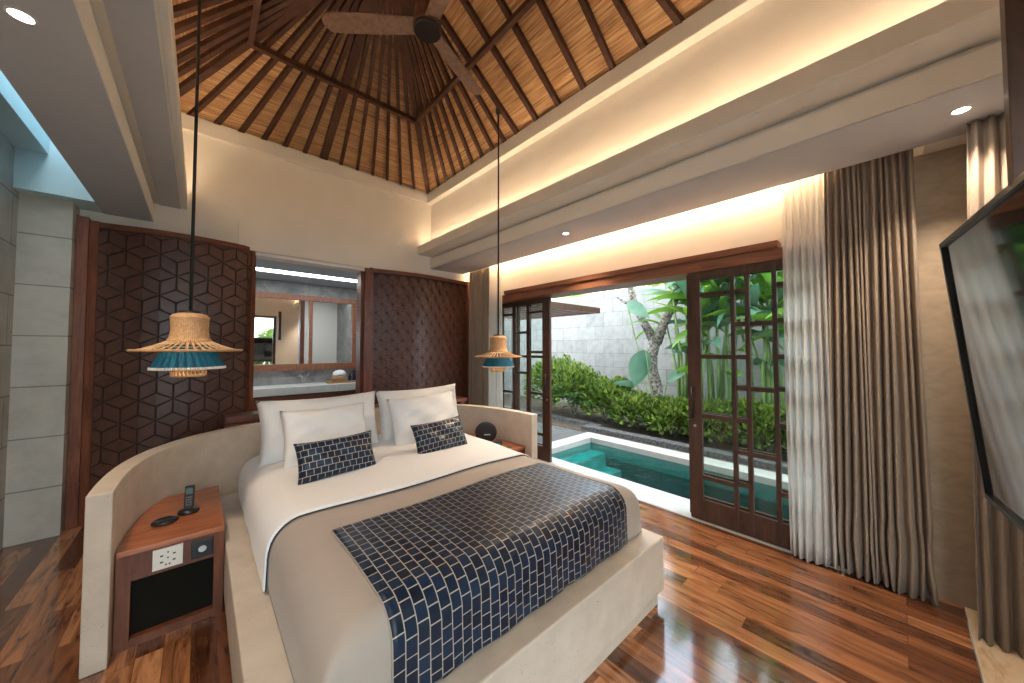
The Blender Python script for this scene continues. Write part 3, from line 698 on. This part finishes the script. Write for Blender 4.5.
pillow('pillow', 'large white pillow at the back on the phone side of the bed', 'pillow', .92, .50, .20, .79, 3.16, Z0-.02, 16, 2, 0, M['pillow'], g1, seed=1)
pillow('pillow', 'large white pillow at the back on the pool side of the bed', 'pillow', .88, .50, .20, 1.70, 3.20, Z0-.02, 16, -2, -1, M['pillow'], g1, seed=2)
pillow('pillow', 'smaller white pillow in front on the phone side, behind a blue cushion', 'pillow', .62, .44, .17, .765, 2.93, Z0-.015, 20, 3, 0, M['pillow'], g1, seed=3)
pillow('pillow', 'smaller white pillow in front on the pool side, behind a blue cushion', 'pillow', .68, .46, .17, 1.62, 2.93, Z0-.015, 20, -2, -3, M['pillow'], g1, seed=4)
g2 = 'blue lumbar cushions'
pillow('cushion', 'dark blue block weave lumbar cushion on the phone side pillows', 'cushion', .51, .27, .12, .73, 2.55, Z0-.004, 24, 2, -1, M['weavep'], g2, uv=True, seed=5)
pillow('cushion', 'dark blue block weave lumbar cushion on the pool side pillows', 'cushion', .50, .27, .12, 1.55, 2.57, Z0-.004, 24, 3, -2, M['weavep'], g2, uv=True, seed=6)

# console behind surround
cs = thing('console', 'dark wooden console desk behind the curved stone surround', 'desk', (1.6, 4.55, 0))
MB().box(-1.40, 1.42, -.18, .16, .78, .83).build('desktop', M['redwood_x'], cs, bevel=.003)
for x in (-1.38, 1.34): MB().box(x, x+.06, -.15, .13, 0, .78).build('leg', M['teakdark'], cs)
bx = MB().box(-1.40, -1.02, -.14, .10, .83, .90).build('tray_box', M['teakdark'], cs, bevel=.004)

# ------------------------------------------------------------------ pendants
def pendant(x, y, zrim, ztop, label, side):
    r = thing('pendant_lamp', label, 'pendant lamp', (x, y, zrim), 0, 'rattan pendant lamps')
    prof = [(.002,.222),(.05,.225),(.078,.216),(.090,.200),(.087,.185),(.084,.12),(.092,.075),(.105,.052)]
    def gf(u, v):
        i = min(int(v*(len(prof)-1)), len(prof)-2); t = v*(len(prof)-1)-i
        rr = prof[i][0]*(1-t)+prof[i+1][0]*t; zz = prof[i][1]*(1-t)+prof[i+1][1]*t; return (rr*math.cos(2*PI*u), rr*math.sin(2*PI*u), zz)
    MB().grid(gf, 40, 21, uvfn=lambda u, v: (u*.55, v*.3)).build('crown', M['rattan'], r, smooth=True, solid=.006)
    b = MB(); N = 72
    for i in range(N):   # radial canes of the open brim, slightly crossed
        a = 2*PI*i/N; a2 = a+(.09 if i % 2 else -.09)
        P = []
        for t in (0, .35, .7, 1):
            rr = .103+(.252-.103)*t; zz = .054*(1-t)**1.5; aa = a+(a2-a)*t; P.append((rr*math.cos(aa), rr*math.sin(aa), zz))
        b.tube(P, .0028, 5)
    for rr, zz in ((.135,.038),(.175,.020)): b.tube([(rr*math.cos(2*PI*k/48), rr*math.sin(2*PI*k/48), zz) for k in range(49)], .0025, 5)
    b.build('brim', M['cane'], r)
    MB().tube([(.252*math.cos(2*PI*k/64), .252*math.sin(2*PI*k/64), 0) for k in range(65)], .0075, 8).build('brim_edge', M['rattan'], r, smooth=True)
    MB().grid(lambda u, v: ((.105+.065*v)*math.cos(2*PI*u), (.105+.065*v)*math.sin(2*PI*u), .03-.13*v), 64, 4, uvfn=lambda u, v: (u, v)).build('raffia_skirt', M['raffia'], r, solid=.003)
    b = MB()
    for k in range(110):
        a = 2*PI*k/110; b.tube([(.170*math.cos(a), .170*math.sin(a), -.098), (.173*math.cos(a), .173*math.sin(a), -.113)], .004, 4)
    b.build('fringe', M['fringe'], r)
    b = MB()
    for k in range(26):
        a = 2*PI*k/26; b.tube([(.078*math.cos(a), .078*math.sin(a), -.06), (.078*math.cos(a), .078*math.sin(a), -.155)], .0055, 5)
    for z in (-.09, -.12, -.153): b.tube([(.078*math.cos(2*PI*k/32), .078*math.sin(2*PI*k/32), z) for k in range(33)], .006, 6)
    b.build('inner_basket', M['cane'], r)
    MB().lathe([(0,-.05),(.02,-.045),(.03,-.02),(.022,.01),(.014,.03),(0,.04)], seg=16).build('bulb', M['bulb'], r, smooth=True, loc=(0,0,-.06))
    MB().lathe([(0,.240),(.05,.240),(.055,.233),(.055,.224),(0,.224)], seg=24).build('cap', M['black'], r)
    MB().tube([(0,0,.238),(0,0,ztop-zrim)], .0085, 8).build('cord', M['cordblack'], r, smooth=True)
    if side: MB().lathe([(0,.02),(.03,.02),(.035,-.02),(0,-.03)], seg=16).build('ceiling_rose', M['black'], r, loc=(0,0,ztop-zrim))
    return r
pendant(-.045, 2.9, 1.565, 4.33, 'rattan hat pendant with teal skirt hanging over the cordless phone nightstand', True)
pendant(2.41, 2.9, 1.485, 4.21, 'rattan hat pendant with teal skirt hanging over the pool side nightstand', True)

# ------------------------------------------------------------------ doors in window wall
DX = 3.435
hd = MB().box(DX-.005, XR+.25, 0.28, 4.60, 2.29, 2.37).box(DX-.035, XR, .62, 3.96, 2.385, 2.44).box(DX, XR, 0.28, 4.60, 2.37, 2.385)
struct(hd.build('trim_1', M['redwood_y'], bevel=.004), 'orange brown wooden header beam above the sliding doors', 'trim')
struct(MB().box(DX-.02, XR+.30, .28, 4.60, -.03, .006).build('trim_2', M['coping']), 'pale threshold track under the sliding doors', 'trim')
struct(MB().box(XR-.06, XR+.2, 4.58, 4.62, 0, 2.29).build('trim_3', M['darkwood']))
def lattice(name, X, stiles, cols, zt, zb, label, handle=None, th=.04):
    r = sempty(name, label, 'door'); s = MB()
    for a, b in stiles: MB().box(X, X+th, min(a, b), max(a, b), .012, zt).build('stile', M['darkwood'], r, bevel=.003)
    y0 = min(min(q) for q in stiles); y1 = max(max(q) for q in stiles)
    MB().box(X+.002, X+th-.002, y0+.01, y1-.01, zt-.07, zt).build('top_rail', M['darkwood'], r); MB().box(X+.002, X+th-.002, y0+.01, y1-.01, .012, zb).build('bottom_rail', M['darkwood'], r)
    for a, b, zs in cols:
        for z in zs: MB().box(X+.003, X+th-.003, min(a, b), max(a, b), z-.018, z+.018).build('glazing_bar', M['darkwood'], r)
    MB().box(X+th/2-.003, X+th/2+.003, y0+.02, y1-.02, zb-.01, zt-.05).build('glass', M['glass'], r)
    if handle:
        hy, s = handle; hnd = MB().tube([(X-.03, hy, .93),(X-.03, hy, 1.22)], .009, 10).tube([(X, hy, .96),(X-.03, hy, .96)], .006, 8).tube([(X, hy, 1.19),(X-.03, hy, 1.19)], .006, 8).build('handle', M['fanmetal'], r, smooth=True)
        MB().lathe([(0,-.004),(.013,-.004),(.013,.004),(0,.004)], seg=16).build('keyhole', M['steel'], r, loc=(X-.002, hy-.01, .86)).rotation_euler = (0, PI/2, 0)
    return r
def rightset(sc_, X, name, label, handle):
    S = lambda q: q*sc_
    st = [(S(1.322),S(1.216)), (S(.962),S(.936)), (S(.855),S(.827)), (S(.668),S(.640)), (S(.43),S(.33))]
    cols = [(S(1.216),S(.962),[2.07,1.50,.96,.40]), (S(.936),S(.855),[2.07,1.50,.96,.42]), (S(.936),S(.668),[1.785,1.235,.69]), (S(.640),S(.43),[2.09,1.80,1.51,1.25,.96,.42])]
    return lattice(name, X, st, cols, 2.285, .20, label, handle)
rightset(1.0, DX, 'door_1', 'dark wooden lattice glass sliding door beside the drapes', (1.285, 1))
rightset(1.03, DX+.075, 'door_2', 'second dark lattice sliding door on the track behind', None)
S3 = 3.60
st = [(3.22,3.36), (3.615,3.68), (3.92,3.99), (4.225,4.29), (4.49,4.58)]
lattice('door_3', S3, st, [(3.36,3.615,[2.10,1.52,.93,.36]), (3.68,3.92,[1.81,1.21,.61]), (3.99,4.225,[2.10,1.49,.90,.36]), (4.29,4.49,[1.81,1.21,.61])], 2.285, .20, 'dark lattice sliding door stacked at the curtain end of the opening', (3.28, 1))
lattice('door_4', S3+.08, [(3.30,3.40),(3.94,4.03),(4.49,4.58)], [(3.40,3.94,[1.45])], 2.285, .20, 'outer dark sliding door stacked behind the lattice door')

# ------------------------------------------------------------------ curtains
def curtain(label, cat, x, y0, y1, z0, z1, folds, amp, m, axis='y', seed=1, group=None, flare=.0, crumple=0, thin=.004, name='curtain'):
    rnd = random.Random(seed); ph = []; acc = 0
    for i in range(folds+1): ph.append(acc); acc += .6+rnd.random()*.8
    ph = [p/ph[-1] for p in ph]
    am = [rnd.uniform(.65, 1.15) for _ in ph]
    sh = [rnd.uniform(-1, 1) for _ in ph]
    def f(u, v):
        i = 0
        while i < folds-1 and ph[i+1] < u: i += 1
        t = (u-ph[i])/(ph[i+1]-ph[i])
        A = am[i]*(1-t)+am[i+1]*t
        w = math.sin(2*PI*t)
        w = math.copysign(abs(w)**.7, w)
        kz = 1-v   # 0 top? v=1 top
        a = amp*A*(.55+.45*(1-v)**.5)
        off = a*w
        along = y0+(y1-y0)*u
        c = (y0+y1)/2; along += (along-c)*flare*(1-v)
        s = sh[i]*(1-t)+sh[i+1]*t
        z = z0+(z1-z0)*v
        low = max(0, 1-(z-z0)/.45)
        off += s*.02*(1-v)+crumple*s*.035*math.sin(low*PI)*low
        along += crumple*.03*sh[i]*math.sin(low*PI*1.3) + .008*math.sin(v*3+i)
        if axis == 'y': return (x+off, along, z+.006*sh[i]*(v < .01))
        return (along, x+off, z)
    o = MB().grid(f, folds*10, 26).build(name, m, smooth=True, solid=thin)
    return tag(o, label, cat, group)
cg = 'taupe drapes'
curtain('wide taupe drape in deep folds beside the lattice door', 'curtain', 3.395, .33, -.10, .012, 2.93, 13, .040, M['drape'], seed=3, group=cg, flare=.10, crumple=.3)
curtain('white sheer curtain gathered between lattice door and taupe drape', 'curtain', 3.385, .58, .33, .015, 2.94, 6, .030, M['sheer'], seed=5, flare=.02, thin=.001)
curtain('narrow taupe drape at the far end beside the star relief screen', 'curtain', 3.39, 4.84, 4.30, .012, 2.93, 9, .032, M['drape'], seed=8, group=cg)
curtain('white sheer curtain at the far end of the pool doors', 'curtain', 3.39, 4.32, 3.98, .015, 2.94, 6, .024, M['sheer'], seed=9, thin=.001)
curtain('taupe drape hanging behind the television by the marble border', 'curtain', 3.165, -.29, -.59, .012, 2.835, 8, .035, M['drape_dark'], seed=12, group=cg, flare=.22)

# TV
tv = thing('television', 'large black framed flat television tilted on the wall beside the drapes', 'television', (1.13, -.23, 1.52))
tv.rotation_euler = (math.radians(-5), 0, math.radians(6.5))
MB().box(-.72, .72, -.035, 0, -.41, .41).build('casing', M['black'], tv, bevel=.004)
MB().box(-.705, .705, 0, .004, -.395, .395).build('screen', mat('tv_screen', (.006,.007,.008), .04, spec=1.0, coat=1), tv)
fb = MB().box(-.72, .72, .0, .012, .395, .41).box(-.72, .72, 0, .012, -.41, -.395).box(-.72, -.705, 0, .012, -.395, .395).box(.705, .72, 0, .012, -.395, .395)
fb.build('bezel', M['black'], tv)
MB().box(-.12, .12, -.44, -.036, -.08, .08).build('wall_bracket', M['fanmetal'], tv)
tag(MB().box(2.02, 2.10, -.36, -.272, 1.85, 2.843).build('hanging_board', M['darkwood'], bevel=.003), 'dark wooden board hanging from the soffit behind the top edge of the television', 'board')

# ------------------------------------------------------------------ downlights
def downlight(x, y, z, label, power=35, r=.031):
    d = thing('downlight', label, 'downlight', (x, y, z), 0, 'recessed ceiling downlights')
    MB().lathe([(r*1.25,0),(r*1.25,-.004),(r,-.005),(r*.92,.0)], seg=28).build('trim_ring', M['white'], d)
    MB().lathe([(0,-.0015),(r*.92,-.0015)], seg=28).build('lamp_face', M['lamp'], d)
    l = bpy.data.lights.new('downlight_beam', 'SPOT'); l.energy = power; l.color = (1,.80,.60); l.spot_size = math.radians(105); l.spot_blend = .7; l.shadow_soft_size = .04
    o = bpy.data.objects.new('downlight_beam', l); COL.objects.link(o); o.location = (0,0,-.02); o.parent = d
sz = SZ-.006
downlight(2.98, -.255, sz, 'recessed downlight in the soffit next to the wide drape', 40)
downlight(2.98, 2.42, sz, 'small recessed downlight in the soffit above the pool doors', 75)
downlight(-.53, 2.2, sz, 'bright recessed downlight in the grey soffit beside the skylight', 45)
downlight(-.53, .4, sz, 'recessed downlight in the grey soffit near the viewer', 15)

# ------------------------------------------------------------------ outdoors
struct(MB().box(3.56, 3.70, 3.98, 9, -.3, -.02).box(-12, 30, -20, -.9, -.4, -.15).box(3.56, 5.0, 3.98, 9, -.3, -.03).box(3.56, 5.6, 4.0, 10, -.3, -.031).build('ground_terrace', M['paver']), 'dark slate terrace beyond the pool', 'ground')
PXa, PXb, PYb = 3.72, 5.22, 3.70
cp = MB().box(3.56, PXa, -4.2, PYb+.27, -.3, -.012).box(PXb, PXb+.30, -4.2, PYb+.27, -.3, -.012).box(PXa, PXb, PYb, PYb+.27, -.3, -.0121)
struct(cp.build('trim_pool_coping', M['coping'], bevel=.01), 'white stone coping around the pool', 'trim')
struct(MB().box(PXa, PXb, -4.2, PYb, -1.4, -1.3).box(PXa-.05, PXa, -4.2, PYb, -1.4, -.3).box(PXb, PXb+.05, -4.2, PYb, -1.4, -.3).box(PXa, PXb, PYb, PYb+.05, -1.4, -.3).build('floor_pool', M['pooltile']), 'teal tiled pool basin', 'pool')
for i in range(3):
    struct(MB().box(PXa, PXb, PYb-.30*(i+1), PYb-.30*i, -1.3, -.22-.22*i).build('pool_step', M['poolstep']), ['top pale step under water at the end of the pool', 'middle pale step under water in the pool', 'lowest pale step under water in the pool'][i], 'step')
tag(MB().box(PXa+.001, PXb-.001, -4.2, PYb-.001, -.105, -.10).build('pool_water', M['water']), 'clear teal water filling the plunge pool', 'water', kind='stuff')
struct(MB().box(5.52, 8.4, -6, 9, -.3, -.02).build('ground_garden', M['soil']))
struct(MB().box(5.60, 5.80, -5, 3.97, -.02, .06).build('trim_pebble_kerb', M['pebble']), 'dark pebble kerb along the planting bed', 'trim')
struct(MB().box(5.60, 6.0, 3.97, 4.2, -.02, .05).box(5.9, 6.1, 4.2, 7.5, -.02, .05).build('trim_kerb', M['pebble']))
struct(MB().box(8.0, 8.25, -6, 10, -.3, 3.04).build('wall_garden', M['gardenstone']), 'pale weathered stone garden wall behind the pool', 'wall')
struct(MB().box(3.74, 8.0, 9.0, 9.2, -.3, 3.04).build('wall_garden_end', M['gardenstone2']))
# outer face of the house
# pergola roof corner
pg = thing('pergola', 'dark wooden pergola corner jutting in front of the pale garden wall', 'pergola', (4.6, 4.7, 0))
MB().box(-.72, .90, -1.03, -.96, 2.22, 2.32).build('fascia_beam', M['darkwood'], pg); MB().box(.83, .90, -.96, 1.3, 2.22, 2.32).build('fascia_beam', M['darkwood'], pg)
for i in range(7): MB().box(-.72+i*.23, -.67+i*.23, -.96, 1.3, 2.24, 2.31).build('slat', M['darkwood'], pg)
MB().box(.78, .90, 1.2, 1.3, -.02, 2.22).build('pergola_post', M['darkwood'], pg); MB().box(-.72, -.60, 1.2, 1.3, -.02, 2.22).build('pergola_post', M['darkwood'], pg)

def leafblob(b, cx, cy, cz, rx, ry, rz, n, size, rnd, m2=.35):
    for i in range(n):
        th = rnd.random()*2*PI; zz = rnd.uniform(-.35, 1); rr = math.sqrt(max(0, 1-zz*zz)); k = rnd.uniform(.72, 1.04)+.10*math.sin(th*3+zz*4)
        p = Vector((cx+rx*rr*math.cos(th)*k, cy+ry*rr*math.sin(th)*k, cz+rz*zz*k))
        d = Vector((rr*math.cos(th), rr*math.sin(th), zz+.5)) + Vector([rnd.uniform(-.8, .8) for _ in range(3)]); d.normalize()
        s = Vector([rnd.uniform(-1, 1) for _ in range(3)]).cross(d).normalized(); L = size*rnd.uniform(.7, 1.3); w = L*.24
        q = len(b.v); up = d.cross(s)*L*.12
        b.v += [tuple(p), tuple(p+d*L*.5+s*w+up), tuple(p+d*L), tuple(p+d*L*.5-s*w+up)]
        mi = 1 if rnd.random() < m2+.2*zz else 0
        b.face((q, q+1, q+2), mi); b.face((q, q+2, q+3), mi)
def bush(x, y, h, r, label, seed, n=2600, size=.11, group='hedge shrubs behind the pool', mats=('hedge','hedge2')):
    rnd = random.Random(seed)
    root = thing('shrub', label, 'shrub', (x, y, -.02), 0, group); b = MB()
    leafblob(b, 0, 0, h*.45, r*.9, r, h*.55, int(n*.6), size, rnd)
    for k in range(5):
        leafblob(b, rnd.uniform(-.4, .4)*r, rnd.uniform(-.7, .7)*r, h*rnd.uniform(.5, .75), r*.45, r*.45, h*.32, n//12, size, rnd)
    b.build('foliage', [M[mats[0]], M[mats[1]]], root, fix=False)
    s = MB()
    for k in range(5):
        a = rnd.random()*6.28; s.tube([(0,0,0),(.3*r*math.cos(a),.3*r*math.sin(a),h*.4),(.6*r*math.cos(a),.6*r*math.sin(a),h*.75)], [.02,.014,.006], 6)
    s.build('stems', M['bark'], root)
hl = ['lacy shrub rising highest at the pergola end of the hedge', 'round shrub second from the pergola end of the hedge', 'dense shrub of the hedge beneath the blank wall joint', 'low shrub of the hedge left of the spotted tree trunk',
      'shrub of the hedge at the foot of the spotted tree trunk', 'shrub of the hedge under the tall heliconia stems', 'shrub of the hedge seen through the first lattice panes', 'shrub of the hedge seen through the widest lattice panes', 'last shrub of the hedge seen beside the sheer curtain', 'shrub of the hedge hidden mostly by the sheer curtain']
hy = [(6.7,6.0,1.25,.62),(6.5,5.05,1.15,.6),(6.5,4.2,.90,.52),(6.45,3.45,.62,.5),(6.45,2.75,.62,.5),(6.45,2.05,.66,.5),(6.45,1.35,.70,.5),(6.45,.65,.72,.5),(6.45,-.05,.7,.5),(6.45,-.8,.75,.55)]
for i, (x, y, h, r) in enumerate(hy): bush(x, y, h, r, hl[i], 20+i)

def blade_leaf(b, base, d, L, W, droop, rnd, m=0, tw=0):
    d = Vector(d).normalized(); side = d.cross(Vector((0,0,1)))
    if side.length < .1: side = Vector((1,0,0))
    side.normalize(); side = (Matrix.Rotation(tw, 3, d) @ side)
    N = 9; p = Vector(base); n0 = len(b.v); dd = d.copy()
    for i in range(N+1):
        t = i/N; w = W*math.sin(PI*min(t*1.0+.04, 1))**.75*(1-.25*t); nrm = side.cross(dd)
        b.v += [tuple(p+side*w+nrm*w*.25), tuple(p), tuple(p-side*w+nrm*w*.25)]
        p = p+dd*(L/N); dd = (dd+Vector((0,0,-droop/N))).normalized()
    for i in range(N):
        a = n0+i*3; b.face((a, a+1, a+4, a+3), m); b.face((a+1, a+2, a+5, a+4), m)
hlabs = ['heliconia clump nearest the spotted tree with bright upright leaves', 'heliconia clump beside the lattice door edge', 'heliconia clump seen through the first column of panes', 'heliconia clump seen through the middle panes',
         'heliconia clump seen through the widest panes', 'heliconia clump seen beside the sheer curtain', 'heliconia clump beyond the sheer curtain']
for i, (x, y, n) in enumerate([(6.9,2.75,8),(6.7,2.40,9),(6.8,1.9,9),(6.7,1.35,8),(6.9,.85,7),(6.7,.3,7),(6.8,-.3,6)]):
    rnd = random.Random(50+i); r = thing('heliconia', hlabs[i], 'plant', (x, y, -.02), 0, 'tall heliconias in the garden bed')
    for k in range(n):
        ax, ay = rnd.uniform(-.16, .16), rnd.uniform(-.28, .28); h = rnd.uniform(1.9, 3.0); lx, ly = ax+rnd.uniform(-.2, .1), ay+rnd.uniform(-.3, .3)
        st = MB().tube([(ax, ay, 0), (ax*.8+lx*.2, ay*.8+ly*.2, h*.5), (lx, ly, h)], [.034,.028,.012], 7).build('stem', M['stem'], r, smooth=True)
        lf = MB()
        for q in range(4):
            a = rnd.uniform(0, 6.28); blade_leaf(lf, (lx, ly, h-.1*q), (math.cos(a)*.45-.15, math.sin(a)*.6, 1.0-.25*q), rnd.uniform(.9, 1.3), rnd.uniform(.09, .135), rnd.uniform(.6, 1.8), rnd, 0, rnd.uniform(-.8, .8))
        if k % 3 == 0: blade_leaf(lf, (ax, ay, h*.55), (-.6, rnd.uniform(-.6, .6), .4), .55, .11, 1.2, rnd, 0, rnd.uniform(-1, 1))
        lf.build('leaf_crown', M['broad'] if (k+i) % 3 else M['bluegreen'], r, smooth=True, fix=False)
# spotted tree
t = thing('frangipani_tree', 'crooked mottled tree trunk forking before the garden wall', 'tree', (6.75, 3.2, -.02))
MB().tube([(0,0,0),(.0,.02,.45),(-.02,.0,.82),(.02,.13,1.15),(-.03,.10,1.45),(0,.02,1.78)], [.13,.12,.11,.12,.115,.11], 12).build('trunk', M['bark'], t, smooth=True)
MB().tube([(0,.03,1.7),(.0,.28,2.15),(0,.5,2.55),(.02,.55,2.85),(0,.68,3.5)], [.10,.075,.09,.065,.05], 10).build('branch', M['bark'], t, smooth=True)
MB().tube([(0,.0,1.7),(-.02,-.12,2.0),(0,-.25,2.3),(0,-.45,2.65)], [.10,.085,.09,.05], 10).build('branch', M['bark'], t, smooth=True)
MB().tube([(0,.48,2.52),(0,.68,2.58),(0,.86,2.7)], [.05,.035,.02], 8).build('branch', M['bark'], t, smooth=True)
# broad blue-green philodendron leaves
pr = thing('philodendron', 'big blue green paddle leaves hanging against the spotted trunk', 'plant', (6.55, 3.15, -.02))
rnd = random.Random(3)
for (y, z, d, L, W) in ((.12,1.55,(-.12,.30,-.9),.75,.24), (.50,2.50,(-.1,-.75,-.35),.62,.14), (.30,.86,(-.2,.55,.12),.5,.08), (-.3,1.0,(-.3,-.5,.3),.5,.12)):
    lf = MB(); blade_leaf(lf, (-.12, y, z), d, L, W, .4, rnd, 0, 1.2); lf.build('leaf', M['bluegreen'], pr, smooth=True, fix=False)
    MB().tube([(0,0,0),(-.05,y*.6,z*.6),(-.12,y,z)], .012, 6).build('petiole', M['stem'], pr)
# ferns
for i, (x, y, L, lab) in enumerate(((6.3,5.45,.85,'spiky fern rising above the hedge near the pergola'), (6.2,4.75,.6,'smaller fern arching over the hedge in front of the spiky one'))):
    r = thing('fern', lab, 'fern', (x, y, .35), 0, 'ferns in the hedge'); rnd = random.Random(i)
    for k in range(14):
        a = k/14*6.28+rnd.random()*.3; b = MB(); el = rnd.uniform(.7, 1.6); d = Vector((math.cos(a), math.sin(a), el)).normalized(); p = Vector((0,0,0)); dd = d.copy()
        for q in range(14):
            sd = dd.cross(Vector((0,0,1))).normalized(); wl = L*.22*math.sin(PI*(q+1.5)/16)
            for s in (-1, 1):
                n = len(b.v); tip = p+sd*s*wl+dd*wl*.5; b.v += [tuple(p-dd*.012), tuple(p+dd*.014), tuple(tip)]; b.face((n, n+1, n+2))
            p = p+dd*L/14; dd = (dd+Vector((0,0,-.09))).normalized()
        b.build('frond', M['fern'], r, fix=False)
# palms beyond wall
for i, (x, y, z, n, lab) in enumerate(((10.9,8.4,3.65,22,'palm with feathery fronds beyond the garden wall above the pergola'), (10.7,5.1,3.65,22,'palm with bright fronds beyond the wall behind the tree branch'), (10.8,2.0,4.0,18,'palm beyond the wall behind the heliconia stems'))):
    r = thing('palm_tree', lab, 'palm tree', (x, y, -.1), 0, 'palms beyond the garden wall'); rnd = random.Random(70+i)
    MB().tube([(0,0,0),(.1,.05,z*.5),(0,0,z)], [.16,.12,.10], 10).build('trunk', M['bark'], r, smooth=True)
    for k in range(n):
        a = k/n*6.28; b = MB(); p = Vector((0,0,z)); dd = Vector((math.cos(a), math.sin(a), rnd.uniform(.2, 1.2))).normalized(); L = rnd.uniform(1.5, 2.1)
        for q in range(26):
            sd = dd.cross(Vector((0,0,1))).normalized(); wl = .5*math.sin(PI*(q+2)/29)**.6
            for s in (-1, 1):
                n_ = len(b.v); tip = p+sd*s*wl+dd*wl*.6+Vector((0,0,-wl*.3)); b.v += [tuple(p-dd*.012), tuple(p+dd*.022), tuple(tip)]; b.face((n_, n_+1, n_+2))
            p = p+dd*L/26; dd = (dd+Vector((0,0,-.055))).normalized()
        b.build('frond', M['palm'], r, fix=False)
# garden seen by the front window (and in the mirror)
for i, (x, y, h, r_) in enumerate(((1.0,-3.2,1.9,.8),(2.4,-3.4,2.2,.9),(3.9,-3.1,1.8,.8))):
    bush(x, y, h, r_, ['tall garden shrub outside the camera side window, nearest the limestone wall', 'tallest garden shrub outside the camera side window', 'garden shrub outside the camera side window, nearest the pool'][i], 90+i, 1800, .22, 'shrubs outside the camera side window', ('broad','hedge2'))

# ------------------------------------------------------------------ world and lights
w = bpy.data.worlds.new('world'); sc.world = w; w.use_nodes = True; nt = w.node_tree; bg = nt.nodes['Background']
tc = nt.nodes.new('ShaderNodeTexCoord'); nz = nt.nodes.new('ShaderNodeTexNoise'); nz.inputs['Scale'].default_value = 2.2; nz.inputs['Detail'].default_value = 5
rp = nt.nodes.new('ShaderNodeValToRGB'); rp.color_ramp.elements[0].position = .40; rp.color_ramp.elements[0].color = (.62,.80,1,1); rp.color_ramp.elements[1].position = .58; rp.color_ramp.elements[1].color = (1,1,1,1)
nt.links.new(tc.outputs['Generated'], nz.inputs['Vector']); nt.links.new(nz.outputs['Fac'], rp.inputs[0]); nt.links.new(rp.outputs[0], bg.inputs[0]); bg.inputs[1].default_value = 3.7
def area(name, loc_, rot, sx, sy, e, col, portal=False):
    l = bpy.data.lights.new(name, 'AREA'); l.shape = 'RECTANGLE'; l.size = sx; l.size_y = sy; l.energy = e; l.color = col
    if portal: l.cycles.is_portal = True
    o = bpy.data.objects.new(name, l); COL.objects.link(o); o.location = loc_; o.rotation_euler = rot; return o
area('daylight_portal', (3.9, 2.25, 1.2), (0, PI/2, 0), 2.4, 3.9, 1, (1,1,1), True)
area('daylight_portal', (.52, -.85, 1.38), (PI/2, 0, 0), 2.9, 2.6, 1, (1,1,1), True)
area('daylight_portal', (-.83, 2.0, 3.8), (0, 0, 0), .25, 5.2, 1, (1,1,1), True)

cam = bpy.data.cameras.new('camera'); co = bpy.data.objects.new('camera', cam); COL.objects.link(co)
co.location = (0, 0, H); co.rotation_euler = (PI/2+math.radians(1.8), 0, -math.radians(42.0))
cam.sensor_width = 36; cam.lens = 36*347/1024; cam.shift_y = -4.5/1024; cam.clip_start = .02
sc.camera = co
sc.view_settings.view_transform = 'Standard'; sc.view_settings.look = 'None'; sc.view_settings.gamma = 1; sc.view_settings.exposure = 1.05; sc.view_settings.use_curve_mapping = False
